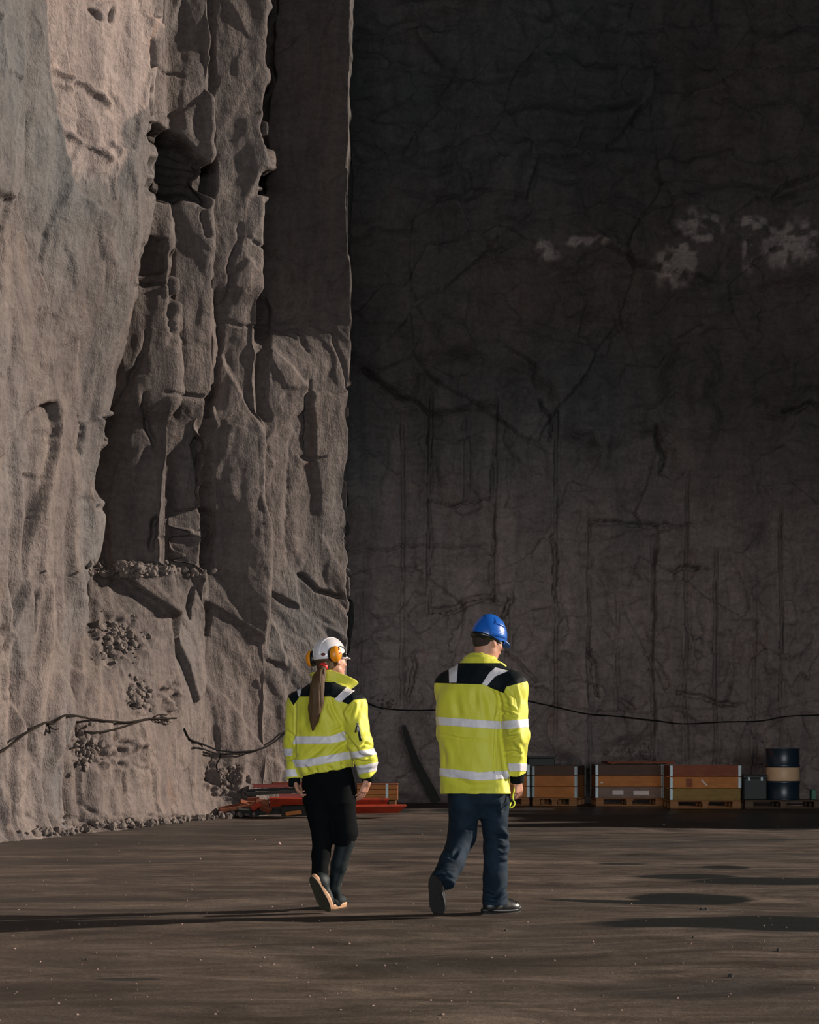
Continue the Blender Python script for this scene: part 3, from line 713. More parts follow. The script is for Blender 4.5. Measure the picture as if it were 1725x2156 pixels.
DHAIR = simple('dark_cropped_hair', (.030, .017, .012), .7, var=.4, vs=200, bump=.5, bs=500)
def gloss(name, col, r=.25, coat=.3):
    m = simple(name, col, r); m.node_tree.nodes['Principled BSDF'].inputs['Coat Weight'].default_value = coat; return m
BLUE = gloss('blue_helmet_plastic', (.010, .105, .46), .3); WHITE = gloss('white_helmet_plastic', (.70, .66, .68), .3)
ORANGE = gloss('amber_plastic', (.78, .27, .008), .4, .1); BLKP = gloss('black_plastic', (.008, .009, .010), .35, .1)
REDP = gloss('red_elastic', (.75, .02, .02), .5, 0); DRED = simple('dark_red_print', (.13, .02, .015), .5)
SILV = simple('silver', (.8, .78, .75), .25, 1.0); GOLD = simple('polished_brass', (.9, .55, .2), .2, 1.0)
LIME = gloss('lime_cord', (.68, .80, .03), .5, 0)

def helmet(parent, c, R, mat, style, label):
    """c = centre of the shell's rim plane; R columns right, front, up"""
    h = .0026; G = Grid((-.15, -.17, -.06), (.15, .20, .17), h)
    a, b, c_ = (.097, .114, .117) if style == 'round' else (.099, .122, .121)
    if style == 'round':
        G.ell((0, 0, 0), (a, b, c_), None, 0)
        G.add(lambda P: np.maximum(rbox(P, (0, b+.010, -.020), (.062, .045, .0042), Matrix.Rotation(-.28, 3, 'X'), .004), ell(P, (0, .035, 0), (.088, .122, .2))), (-.12, .05, -.06), (.12, .22, .05), .012)
        for x in (-.030, .030): G.add(lambda P, x=x: np.maximum(np.abs(P[0]-x)-.0035+0*P[1]+0*P[2], np.abs(ell(P, (0, 0, 0), (a, b, c_)))-.0045), (x-.02, -.13, .02), (x+.02, .13, .13), .004)
        G.add(lambda P: ell(P, (0, -.0, 0), (a-.007, b-.007, c_-.007)), (-.11, -.15, -.13), (.11, .13, .13), .001, 'd')
        G.cut((0, 0, -.030), (0, .06, -1), .002)
    else:
        G.ell((0, 0, 0), (a, b, c_), None, 0)
        G.ell((0, -.012, .062), (.060, .082, .070), None, .03)
        G.add(lambda P: np.maximum(rbox(P, (0, b+.006, -.022), (.070, .045, .0042), Matrix.Rotation(-.30, 3, 'X'), .004), ell(P, (0, .040, 0), (.094, .122, .2))), (-.12, .05, -.07), (.12, .23, .05), .009)
        for x in (-1, 1):
            G.add(lambda P, x=x: np.maximum(np.maximum(np.abs(P[1]-.010)-.062, np.abs(P[2]-.003-.12*P[1])-.010)+0*P[0], np.abs(ell(P, (0, 0, 0), (a, b, c_)))-.0055), (x*.09-.03, -.09, -.03), (x*.09+.03, .1, .04), .007)
            G.add(lambda P, x=x: np.maximum(np.maximum(np.abs(P[1]-.01)-.040, np.abs(P[2]-.088)-.020)+0*P[0], np.abs(ell(P, (0, 0, 0), (a, b, c_)))-.0075), (x*.06-.04, -.06, .05), (x*.06+.04, .08, .125), .007)
        G.add(lambda P: ell(P, (0, 0, 0), (a-.007, b-.007, c_-.007)), (-.12, -.16, -.13), (.12, .14, .13), .001, 'd')
        G.cut((0, 0, -.026), (0, -.10, -1), .002)
        for x in (-1, 1): G.box((x*.095, .070, -.036), (.03, .022, .016), None, .008, .004, 'd')
    V, Q = G.mesh(); V = relax(V, Q, 3, .5)
    tr = lambda V: np.array(c)+np.asarray(V)@np.array(R).T
    o = link('hard_hat', np_mesh('hard_hat', tr(V), Q), mat, parent); o['label'] = label
    return o, tr
def facet_cone(G, a, b, ra, rb, k, n=(.74, -.67), f=.80):
    # the stiff cloth folds to a flat outer side
    a = np.asarray(a, float); b = np.asarray(b, float); r = max(ra, rb); dd = b-a
    def fn(P):
        t = np.clip(((P[0]-a[0])*dd[0]+(P[1]-a[1])*dd[1]+(P[2]-a[2])*dd[2])/(dd@dd), 0, 1)
        pl = (P[0]-a[0]-t*dd[0])*n[0]+(P[1]-a[1]-t*dd[1])*n[1]-f*(ra+(rb-ra)*t)
        return smax(rcone(P, a, b, ra, rb), pl, .006)
    G.add(fn, np.minimum(a, b)-r, np.maximum(a, b)+r, k)
def sleeve_end(G, w, d, rad, at=.012):
    w = np.asarray(w); sl, P = G.sub(w-.14, w+.14); q = [P[i]-w[i]+0*(P[0]+P[1]+P[2]) for i in range(3)]; ax = sum(q[i]*d[i] for i in range(3))
    pr = np.sqrt(np.maximum(sum(v*v for v in q)-ax*ax, 0)); G.V[sl] = np.where((pr < rad) & (ax > -.03), np.maximum(G.V[sl], ax-at), G.V[sl]).astype(np.float32)
def blob(name, G, mat, parent, tr=None, rel=0, label=None):
    V, Q = G.mesh()
    if rel: V = relax(V, Q, rel)
    if tr is not None: V = tr(V)
    o = link(name, np_mesh(name, V, Q), mat, parent)
    if label: o['label'] = label
    return o
def collar(parent, c, R, prof, mat, th=.006):
    """prof: list of (angle deg from the nape, radius bottom, z bottom, radius top, z top); the opening is in front"""
    prof = sorted(prof); a = [p[0] for p in prof]; n = 72; bm = bmesh.new(); rows = []
    for i in range(n+1):
        t = a[0]+(a[-1]-a[0])*i/n; rb, zb, rt, zt = (np.interp(t, a, [p[k] for p in prof]) for k in (1, 2, 3, 4)); th_ = math.radians(t); row = []
        for j in range(9):
            v = j/8; r = rb+(rt-rb)*(v**1.3)+.003*math.sin(v*7+t*.09); z = zb+(zt-zb)*v
            row.append(bm.verts.new(loc(c, R, (math.sin(th_)*r, -math.cos(th_)*r, z))))
        rows.append(row)
    for i in range(n):
        for j in range(8): bm.faces.new((rows[i][j], rows[i+1][j], rows[i+1][j+1], rows[i][j+1]))
    bmesh.ops.recalc_face_normals(bm, faces=bm.faces)
    o = link('collar', bm_mesh('collar', bm, True), mat, parent); m = o.modifiers.new('thickness', 'SOLIDIFY'); m.thickness = th; m.offset = 0
    m = o.modifiers.new('soft', 'SUBSURF'); m.levels = m.render_levels = 1
    return o

# ---------------------------------------------------------------- the man in the blue helmet
def man():
    Y0 = 10.45; p = lambda x, y, dy=0: W(x, y, Y0+dy)
    root = empty('person', (float(W(1005, 1573, Y0)[0]), Y0, 0), 'person in a blue helmet, long fluorescent yellow jacket and blue jeans, walking away', 'person')
    yaw = math.radians(24); R = basis(yaw)
    Rh = basis(math.radians(58), math.radians(17), math.radians(2))
    sR, eR, wR = p(1079, 1449, -.09), p(1088, 1548, -.14), p(1089, 1630, -.06)
    sL, eL, wL = p(947, 1447, .09), p(944, 1545, .13), p(962, 1630, .30)
    # body
    G = Grid(p(880, 1945, -.5), p(1140, 1270, .5), .0046); hc = p(1030, 1345, .02)
    head_prims(G, hc, Rh, 1.0)
    G.cone(p(1018, 1400, 0), p(1024, 1358, .01), .069, .068, .03)
    G.cone(p(1018, 1405, 0), p(975, 1428, .05), .05, .05, .05); G.cone(p(1018, 1405, 0), p(1052, 1432, -.06), .05, .05, .05)
    G.ell(p(1005, 1480, 0), (.15, .10, .22), R, .05); G.ell(p(1000, 1600, 0), (.14, .095, .26), R, .06); G.ell(p(1004, 1660, 0), (.15, .10, .12), R, .05)
    for s_, e_, w_ in ((sR, eR, wR), (sL, eL, wL)):
        G.cone(s_, e_, .048, .040, .03); G.cone(e_, w_, .038, .027, .02)
    G.cone(p(980, 1670), p(973, 1762, -.02), .062, .05, .04); G.cone(p(973, 1762, -.02), p(938, 1848, -.235), .045, .030, .02)
    G.cone(p(1035, 1670), p(1045, 1785, .02), .062, .05, .04); G.cone(p(1045, 1785, .02), p(1042, 1878, 0), .045, .030, .02)
    ax = np.array((p(1092, 1690, .0)-p(1086, 1640, -.04))); ax /= np.linalg.norm(ax); z = Vector(ax)
    y = Vector(R@Vector((-.9, .35, 0))); y = (y-z*y.dot(z)).normalized(); x = y.cross(z)
    hr = Matrix((x, y, z)).transposed(); fwd = R@Vector((0, 1, 0))
    if x.dot(fwd) < 0: hr = Matrix((-x, y, z)).transposed()
    hand_prims(G, p(1089, 1641, -.045), hr, .97, .62)
    z = Vector((.05, .25, -1)).normalized(); y = Vector(R@Vector((.9, -.2, 0))); y = (y-z*y.dot(z)).normalized(); x = y.cross(z)
    if x.dot(fwd) < 0: x = -x
    hand_prims(G, wL, Matrix((x, y, z)).transposed(), .97, .55)
    blob('body', G, SKIN, root, rel=1)
    # cropped hair at the nape
    G = Grid(hc-.16, hc+.16, .004); G.ell(loc(hc, Rh, (0, -.016, .012)), (.079, .097, .100), Rh, 0); G.ell(loc(hc, Rh, (0, -.040, -.035)), (.066, .056, .06), Rh, .02)
    G.cut(loc(hc, Rh, (0, .03, 0)), Rh@Vector((0, 1, .0)), .004); G.cut(loc(hc, Rh, (0, 0, -.040)), Rh@Vector((0, .5, -1)), .004)
    for s_ in (-1, 1): G.ell(loc(hc, Rh, (s_*.084, .012, -.03)), (.02, .04, .05), Rh, .006, 'd')
    blob('hair', G, DHAIR, root)
    # jacket
    G = Grid(p(890, 1700, -.45), p(1140, 1372, .5), .0052)
    secs = [(p(1005, 1671), .232, .165), (p(1003, 1640), .228, .163), (p(999, 1590), .216, .158), (p(993, 1530), .214, .156), (p(991, 1485), .216, .156), (p(995, 1455), .212, .150), (p(1000, 1432), .190, .135), (p(1006, 1414), .150, .118), (p(1010, 1400), .105, .095), (p(1012, 1390), .080, .080)]
    tor = sections(G, secs, R, 2.5)
    def sleeve(G, s_, e_, w_, r, k=.03):
        C = (lambda *a_: facet_cone(G, *a_)) if s_ is sR else G.cone
        C(s_, (s_+e_)/2, r[0], r[1], k); C((s_+e_)/2, e_, r[1], r[2], .02); C(e_, w_, r[2], r[3], .03)
    sleeve(G, sR, eR, wR, (.088, .083, .079, .062)); sleeve(G, sL, eL, wL, (.088, .080, .076, .062))
    G.cone(p(1010, 1402), sR, .08, .085, .06); G.cone(p(1010, 1402), sL, .08, .085, .06)
    for e_, w_ in ((eR, wR), (eL, wL)): sleeve_end(G, w_, (w_-e_)/np.linalg.norm(w_-e_), .085, .0)
    V, Q = G.mesh(); V = relax(V, Q, 2)
    # open the hem: drop the faces under it
    isR = lambda V: np.minimum(rcone(V.T, sR, eR, .088, .079), rcone(V.T, eR, wR, .079, .062)) < tor(V.T)
    V = wrinkle(V, Q, .0075, (6, 6, 3.6), 3); V = wrinkle(V, Q, .003, (16, 16, 9), 9)
    V = fold(V, Q, [([(1040, 1445), (1052, 1470), (1058, 1520)], -.012, 4), ([(1050, 1448), (1047, 1500), (1044, 1520)], -.008, 3), ([(1052, 1505), (1062, 1500), (1085, 1508)], -.012, 3.5), ([(1058, 1480), (1075, 1490), (1090, 1500)], -.009, 3),
                    ([(1062, 1556), (1075, 1552), (1090, 1550)], -.012, 3), ([(1064, 1585), (1080, 1583), (1098, 1588)], -.012, 3), ([(1085, 1560), (1095, 1575), (1100, 1600)], .008, 4), ([(1070, 1535), (1075, 1545), (1095, 1540)], .008, 4),
                    ([(925, 1545), (975, 1556), (1045, 1559)], -.005, 1.8), ([(1044, 1530), (1041, 1600), (1040, 1668)], -.007, 1.6), ([(1062, 1450), (1075, 1470), (1080, 1500)], .010, 5), ([(1082, 1440), (1090, 1470), (1092, 1500)], -.006, 3),
                    ([(1020, 1450), (1030, 1480), (1035, 1520)], -.008, 7), ([(960, 1460), (965, 1500), (968, 1512)], -.006, 7), ([(1000, 1455), (1002, 1490)], -.006, 6), ([(925, 1560), (935, 1590), (937, 1620)], -.008, 6), ([(940, 1630), (990, 1655), (1040, 1655)], -.008, 7), ([(1055, 1560), (1062, 1600), (1068, 1660)], -.010, 5)], Y0)
    jk = link('jacket', np_mesh('jacket', V, Q), HV, root); jk['label'] = 'long fluorescent yellow jacket'
    torso_only = lambda V, N: ~isR(V)
    sleeve_only = lambda V, N: isR(V)
    patch('shoulder_yoke', V, Q, [[(900, 1396), (1018, 1396), (1018, 1441), (900, 1437)], [(1018, 1396), (1060, 1396), (1060, 1459), (1018, 1441)], [(1060, 1396), (1066, 1396), (1066, 1446), (1060, 1459)], [(1066, 1396), (1110, 1396), (1110, 1434), (1066, 1446)]], YOKE, jk, .003, lambda V, N: V[:, 2] < 9)
    patch('reflective_stripe', V, Q, [[(944, 1380), (966, 1380), (961, 1437), (946, 1437)]], TAPE, jk, .0055, lambda V, N: N[:, 1] < .0)
    patch('reflective_stripe', V, Q, [[(1030, 1417), (1043, 1405), (1070, 1412), (1043, 1424)], [(1015, 1440), (1030, 1417), (1043, 1424), (1026, 1444)]], TAPE, jk, .0055, lambda V, N: N[:, 1] < .6)
    patch('reflective_stripe', V, Q, [[(900, 1508), (1075, 1520), (1075, 1537), (900, 1525)]], TAPE, jk, .004, torso_only)
    patch('reflective_stripe', V, Q, [[(900, 1614), (1010, 1626), (1010, 1644), (900, 1631)], [(1010, 1626), (1085, 1621), (1085, 1638), (1010, 1644)]], TAPE, jk, .004, torso_only)
    patch('reflective_stripe', V, Q, [[(1048, 1519), (1120, 1513), (1120, 1530), (1048, 1537)]], TAPE, jk, .004, sleeve_only)
    patch('reflective_stripe', V, Q, [[(1060, 1607), (1120, 1608), (1120, 1623), (1060, 1625)]], TAPE, jk, .004, sleeve_only)
    collar(jk, p(1013, 1402), basis(math.radians(30)), [(-150, .085, -.035, .10, .03), (-110, .095, -.025, .10, .045), (-60, .090, -.01, .078, .06), (0, .082, .0, .068, .080), (35, .090, .0, .070, .080), (70, .110, -.015, .085, .055), (105, .135, -.05, .150, .012), (125, .135, -.055, .165, .0), (145, .110, -.06, .14, -.03)], HV)
    # knitted cuffs
    for nm, e_, w_ in (('cuff', eR, wR), ('cuff', eL, wL)):
        d = (w_-e_)/np.linalg.norm(w_-e_); G = Grid(w_-.13, w_+.13, .004); G.cone(w_-d*.0, w_+d*.055, .045, .044, 0); G.cut(w_+d*.052, d, .004); blob(nm, G, RIBB, jk)
    co = link('drawcord', bm_mesh('drawcord', tube(spline([p(1081, 1640, -.02), p(1083, 1660, -.06), p(1080, 1680, -.07), p(1084, 1690, -.08), p(1082, 1697, -.09), p(1074, 1701, -.1), p(1076, 1690, -.05)], 26), .0042, 8), True), LIME, jk); co['label'] = 'thin lime drawcord loop'
    # jeans
    G = Grid(p(885, 1925, -.5), p(1120, 1560, .35), .005)
    sections(G, [(p(1008, 1722), .10, .06), (p(1008, 1690), .178, .12), (p(1006, 1640), .185, .13), (p(1006, 1600), .16, .12)], R, 2.3)
    G.cone(p(978, 1678, -.0), p(973, 1760, -.04), .098, .083, .03); G.cone(p(973, 1760, -.04), p(952, 1815, -.16), .083, .076, .03); G.cone(p(952, 1815, -.16), p(926, 1866, -.29), .076, .078, .03)
    G.cone(p(1041, 1678, .0), p(1045, 1785, .02), .098, .074, .03); G.cone(p(1045, 1785, .02), p(1043, 1850, .01), .074, .070, .03); G.cone(p(1043, 1850, .01), p(1042, 1905, .0), .070, .080, .02)
    ld = Vector(p(934, 1858, -.27)-p(952, 1815, -.16)).normalized(); lc = p(931, 1858, -.27)
    sl, P = G.sub(lc-.2, lc+.2); dd = (P[0]-lc[0])*ld[0]+(P[1]-lc[1])*ld[1]+(P[2]-lc[2])*ld[2]; near = P[0] < p(1000, 0)[0]
    G.V[sl] = np.where(near, np.maximum(G.V[sl], dd), G.V[sl]).astype(np.float32)
    G.cut(p(1042, 1905), (0, 0, -1), .004)
    V, Q = G.mesh(); V = relax(V, Q, 2); V = wrinkle(V, Q, .005, (8, 8, 5), 5)
    V = fold(V, Q, [([(915, 1838), (935, 1832), (958, 1830)], .012, 3), ([(918, 1850), (940, 1843), (955, 1852)], -.014, 3.5), ([(940, 1800), (955, 1805), (965, 1790)], -.012, 4), ([(1055, 1745), (1070, 1760)], .012, 5), ([(1045, 1760), (1058, 1762), (1068, 1770)], -.012, 3.5), ([(1048, 1782), (1060, 1788), (1068, 1785)], -.012, 3.5), ([(1050, 1810), (1068, 1808)], .012, 4),
                    ([(1020, 1880), (1040, 1888), (1066, 1872)], -.014, 4), ([(1018, 1893), (1045, 1897), (1066, 1884)], .010, 3), ([(1054, 1685), (1052, 1705), (1055, 1715)], .010, 5), ([(985, 1745), (1000, 1740)], -.01, 4)], Y0, False)
    link('jeans', np_mesh('jeans', V, Q), DENIM, root)['label'] = 'dark blue denim jeans'
    # shoes
    yw = math.radians(58); Rs = Matrix.Rotation(-yw, 3, 'Z')
    o, tr = shoe(root, 'shoe', np.array([p(1057, 1573)[0], Y0+.10, .0]), Rs, .285, .105, LEATH, DARKSOLE, 'trainer')
    sw = link('side_panel', bm_mesh('side_panel', tube([tr(np.array([v]))[0] for v in spline([(.046, .03, .045), (.049, .05, .036), (.045, .08, .045), (.040, .10, .055)], 10)], .003, 6), True), SILV, o)
    lk = simple('grey_shoe_trim', (.10, .10, .11), .4)
    link('midsole_trim', bm_mesh('midsole_trim', tube([tr(np.array([v]))[0] for v in spline([(.052, -.10, .022), (.053, -.03, .018), (.054, .05, .016), (.050, .10, .020)], 14)], lambda u: .0055*math.sin(PI*(.1+.8*u)), 8), True), lk, o)
    for k in range(4): link('lace', bm_mesh('lace', tube([tr(np.array([v]))[0] for v in spline([(-.03, .02+.018*k, .085-.010*k), (0, .03+.018*k, .096-.012*k), (.03, .02+.018*k, .085-.010*k)], 8)], .003, 6), True), lk, o)
    # rear foot, standing on its toes: sole towards the camera
    Rl = Matrix.Rotation(-math.radians(14), 3, 'Z') @ Matrix.Rotation(-math.radians(70), 3, 'X')
    toe = np.array([W(921, 1931, 10.2)[0], 10.22, .0]); cl = toe-np.array(Rl@Vector((0, .128, -.012))); cl[2] += .012
    o, tr = shoe(root, 'shoe', cl, Rl, .27, .108, LEATH, DARKSOLE, 'trainer')
    # helmet
    cH = p(1030, 1338, .02)
    hh, tr = helmet(root, cH, Rh, BLUE, 'swept', 'glossy blue hard hat with a short peak')
    G = Grid(cH-.16, cH+.16, .004); G.add(lambda P: np.maximum(np.abs(ell(P, loc(cH, Rh, (0, -.012, -.022)), (.092, .112, .034), Rh))-.004, 0*P[0]+0*P[1]+(P[2]*0-1)), cH-.15, cH+.15, 0); G.cut(loc(cH, Rh, (0, 0, -.012)), Rh@Vector((0, 0, 1)), .002); G.cut(loc(cH, Rh, (0, 0, -.045)), Rh@Vector((0, 0, -1)), .002)
    blob('headband', G, BLKP, hh)
    G = Grid(hc-.17, hc+.17, .003); tp = [loc(hc, Rh, v) for v in ((.078, .055, -.016), (.084, .025, -.010), (.083, -.010, -.004))]; G.cone(tp[0], tp[1], .003, .003, 0); G.cone(tp[1], tp[2], .003, .004, 0); g = blob('spectacle_arm', G, SILV, root); g['label'] = 'thin spectacle arm over the ear'
    return root

# ---------------------------------------------------------------- the woman in the white helmet
def woman():
    Y0 = 10.75; p = lambda x, y, dy=0: W(x, y, Y0+dy)
    root = empty('person', (float(W(690, 1573, Y0)[0]), Y0, 0), 'person with a ponytail in a white helmet with earmuffs, yellow jacket and black trousers', 'person')
    R = basis(math.radians(22)); yh = math.radians(50); Rh = basis(yh, math.radians(2), math.radians(-4))
    sR, eR, wR = p(745, 1487, -.08), p(759, 1566, -.13), p(773, 1626, -.05)
    sL, eL, wL = p(630, 1482, .08), p(620, 1562, .07), p(620, 1638, .02)
    hc = p(699, 1388, .02)
    G = Grid(p(585, 1945, -.45), p(810, 1320, .45), .0046)
    head_prims(G, hc, Rh, .96, True)
    G.cone(p(690, 1440), p(694, 1405, .01), .055, .052, .03)
    G.ell(p(686, 1510), (.13, .09, .18), R, .05); G.ell(p(688, 1600), (.125, .085, .2), R, .05); G.ell(p(692, 1650), (.14, .10, .12), R, .05)
    G.cone(p(690, 1452), p(650, 1470, .05), .045, .04, .04); G.cone(p(690, 1452), p(725, 1475, -.05), .045, .04, .04)
    for s_, e_, w_ in ((sR, eR, wR), (sL, eL, wL)):
        G.cone(s_, e_, .042, .036, .03); G.cone(e_, w_, .034, .025, .02)
    G.cone(p(668, 1660), p(675, 1765, 0), .058, .045, .04); G.cone(p(675, 1765, 0), p(672, 1845, -.12), .04, .03, .02)
    G.cone(p(715, 1660), p(728, 1762, .0), .058, .045, .04); G.cone(p(728, 1762, .0), p(705, 1882, .03), .04, .03, .02)
    fwd = R@Vector((0, 1, 0))
    z = Vector(p(764, 1674, -.03)-p(778, 1640, -.05)).normalized(); y = Vector(R@Vector((-.9, .30, 0))); y = (y-z*y.dot(z)).normalized(); x = y.cross(z)
    if x.dot(fwd) < 0: x = -x
    hand_prims(G, p(774, 1645, -.05), Matrix((x, y, z)).transposed(), .88, .30, spread=.08)
    z = Vector(p(632, 1672, -.05)-p(622, 1645, .0)).normalized(); y = Vector(R@Vector((.9, .1, 0))); y = (y-z*y.dot(z)).normalized(); x = y.cross(z)
    if x.dot(fwd) < 0: x = -x
    hand_prims(G, p(622, 1648, .01), Matrix((x, y, z)).transposed(), .88, .60)
    blob('body', G, SKIN, root, rel=1)
    # hair: cap and ponytail
    G = Grid(p(640, 1560, -.4), p(740, 1330, .3), .0042)
    G.ell(loc(hc, Rh, (0, -.022, .010)), (.079, .094, .100), Rh, 0); G.ell(loc(hc, Rh, (0, -.055, -.045)), (.062, .052, .062), Rh, .02)
    G.cut(loc(hc, Rh, (0, .030, 0)), Rh@Vector((0, 1, .15)), .006)
    for s_ in (-1, 1): G.ell(loc(hc, Rh, (s_*.086, .010, -.028)), (.022, .026, .045), Rh, .006, 'd')
    kn = p(681, 1404, -.125)
    G.cone(loc(hc, Rh, (0, -.085, -.035)), kn, .03, .018, .015)
    V, Q = G.mesh(); link('hair', np_mesh('hair', V, Q), HAIR, root)
    G = Grid(p(635, 1550, -.45), p(705, 1385, .1), .0036)
    tail = spline([kn+(0, -.004, .01), p(676, 1416, -.165), p(669, 1440, -.205), p(667, 1470, -.215), p(663, 1495, -.205), p(662, 1515, -.20), p(659, 1537, -.198)], 30); rr = list(np.interp(np.linspace(0, 11, 30), range(12), [.016, .022, .033, .041, .045, .046, .046, .043, .037, .030, .019, .006]))
    for i in range(29): G.cone(tail[i], tail[i+1], rr[i], rr[i+1], .004)
    V, Q = G.mesh(); V[:, 1] = np.interp(V[:, 1]*0, [0], [0])+V[:, 1]
    tc = np.array(tail); cy = np.interp(-V[:, 2], -tc[::1, 2], tc[:, 1]); V[:, 1] = cy+(V[:, 1]-cy)*.62
    N = vnormals(V, Q); V = V+N*(.0035*vnoise(V[:, 0]*110+V[:, 2]*3, V[:, 1]*60, V[:, 2]*6))[:, None]
    link('ponytail', np_mesh('ponytail', V, Q), HAIR, root)['label'] = 'long straight brown ponytail'
    G = Grid(kn-.06, kn+.06, .003); dr = (p(676, 1414, -.16)-kn); dr /= np.linalg.norm(dr)
    for i in range(16):
        a = Vector(dr).orthogonal().normalized(); b = Vector(dr).cross(a); t0, t1 = i*PI/8, (i+1)*PI/8
        for q_ in (-.007, .004): G.cone(kn+dr*q_+np.array(a*math.cos(t0)+b*math.sin(t0))*.019, kn+dr*q_+np.array(a*math.cos(t1)+b*math.sin(t1))*.019, .008, .008, .002)
    blob('hair_tie', G, REDP, root, label='bright red hair tie')
    # jacket
    G = Grid(p(575, 1660, -.42), p(812, 1415, .42), .005)
    ll = p(684, 1620)
    secs = [(p(686, 1640), .160, .125), (p(685, 1628), .180, .138), (p(683, 1604), .192, .150), (p(681, 1570), .184, .140), (p(681, 1530), .180, .132), (p(682, 1500), .182, .132), (p(684, 1480), .172, .128), (p(686, 1464), .145, .115), (p(688, 1450), .110, .098), (p(690, 1438), .080, .080)]
    tor = sections(G, secs, R, 2.4)
    def sl(s_, e_, w_, r):
        C = (lambda *a_: facet_cone(G, *a_)) if s_ is sR else G.cone
        C(s_, (s_+e_)/2, r[0], r[1], .03); C((s_+e_)/2, e_, r[1], r[2], .02); C(e_, w_, r[2], r[3], .03)
    sl(sR, eR, wR, (.080, .078, .074, .058)); sl(sL, eL, wL, (.074, .068, .068, .050))
    G.ell(p(777, 1600, -.09), (.05, .06, .05), None, .03)
    G.cone(p(688, 1452), sR, .07, .078, .06); G.cone(p(688, 1452), sL, .07, .074, .06)
    hem = Vector((.19, 0, -1)).normalized()
    for e_, w_ in ((eR, wR), (eL, wL)): sleeve_end(G, w_, (w_-e_)/np.linalg.norm(w_-e_), .078, .012)
    slc, P = G.sub(G.lo-1, G.lo+5); hp = p(690, 1625); dd = (P[0]-hp[0])*hem[0]+(P[2]-hp[2])*hem[2]+0*P[1]
    tm = tor(P) < .03; inarm = np.minimum(rcone(P, eR, wR, .085, .075), rcone(P, eL, wL, .075, .062)) < .01
    G.V[slc] = np.where(tm & ~inarm, np.maximum(G.V[slc], dd), G.V[slc]).astype(np.float32)
    V, Q = G.mesh(); V = relax(V, Q, 2)
    isR = lambda V: (np.minimum(rcone(V.T, sR, eR, .080, .074), np.minimum(rcone(V.T, eR, wR, .076, .060), ell(V.T, p(777, 1600, -.09), (.05, .06, .05)))) < tor(V.T))
    isL = lambda V: (np.minimum(rcone(V.T, sL, eL, .074, .068), rcone(V.T, eL, wL, .068, .050)) < tor(V.T))
    V = wrinkle(V, Q, .0075, (7, 7, 5), 13); V = wrinkle(V, Q, .003, (18, 18, 11), 19)
    V = fold(V, Q, [([(695, 1468), (700, 1490), (720, 1530)], -.010, 4), ([(690, 1475), (686, 1490)], -.006, 4), ([(722, 1540), (735, 1560), (760, 1590)], -.014, 4), ([(735, 1520), (728, 1500), (745, 1478)], .012, 4), ([(742, 1515), (750, 1490), (752, 1478)], .010, 4), ([(690, 1595), (712, 1575), (735, 1560)], -.012, 4), ([(645, 1600), (670, 1580), (690, 1562)], -.010, 5), ([(696, 1545), (715, 1535), (725, 1530)], -.010, 3.5),
                    ([(604, 1540), (618, 1550), (622, 1565)], -.010, 3.5), ([(600, 1600), (612, 1598), (624, 1590)], -.010, 3.5), ([(623, 1480), (623, 1540), (622, 1600)], -.008, 2), ([(745, 1600), (765, 1607), (785, 1602)], -.016, 4), ([(755, 1582), (775, 1585), (785, 1592)], .012, 4), ([(760, 1572), (770, 1565), (780, 1570)], -.010, 3), ([(680, 1490), (700, 1520), (705, 1540)], -.006, 6), ([(640, 1500), (642, 1540)], -.006, 7),
                    ([(640, 1612), (650, 1625)], -.01, 4), ([(690, 1615), (700, 1622)], -.01, 4), ([(665, 1618), (668, 1630)], -.008, 3), ([(720, 1606), (724, 1618)], -.01, 3)], Y0)
    jk = link('jacket', np_mesh('jacket', V, Q), HV, root); jk['label'] = 'short fluorescent yellow jacket'
    T = lambda V, N: ~(isR(V) | isL(V))
    patch('shoulder_yoke', V, Q, [[(630, 1436), (697, 1436), (697, 1466), (630, 1466)], [(697, 1436), (733, 1436), (733, 1483), (697, 1466)], [(733, 1436), (745, 1436), (745, 1473), (733, 1483)], [(745, 1436), (780, 1436), (780, 1469), (745, 1473)], [(600, 1436), (630, 1436), (630, 1467), (618, 1485), (604, 1462)]], YOKE, jk, .003, lambda V, N: V[:, 2] < 9)
    patch('reflective_stripe', V, Q, [[(625, 1452), (636, 1446), (631, 1466), (628, 1466)]], TAPE, jk, .0055, lambda V, N: N[:, 1] < .5)
    patch('reflective_stripe', V, Q, [[(721, 1455), (733, 1443), (752, 1450), (732, 1465)], [(704, 1472), (721, 1455), (732, 1465), (717, 1479)]], TAPE, jk, .0055, lambda V, N: N[:, 1] < .5)
    patch('reflective_stripe', V, Q, [[(600, 1550), (696, 1550), (696, 1566), (600, 1566)], [(696, 1550), (725, 1540), (742, 1540), (742, 1556), (696, 1566)]], TAPE, jk, .004, T)
    patch('reflective_stripe', V, Q, [[(600, 1600), (640, 1599), (640, 1616), (600, 1616)], [(640, 1599), (765, 1577), (765, 1593), (640, 1616)]], TAPE, jk, .004, T)
    patch('reflective_stripe', V, Q, [[(738, 1584), (800, 1574), (800, 1587), (743, 1598)]], TAPE, jk, .004, lambda V, N: isR(V))
    patch('reflective_stripe', V, Q, [[(748, 1614), (800, 1604), (800, 1621), (755, 1631)]], TAPE, jk, .004, lambda V, N: isR(V))
    patch('reflective_stripe', V, Q, [[(590, 1576), (626, 1577), (626, 1592), (590, 1591)]], TAPE, jk, .004, lambda V, N: isL(V))
    patch('reflective_stripe', V, Q, [[(590, 1620), (632, 1620), (632, 1634), (590, 1637)]], TAPE, jk, .004, lambda V, N: isL(V))
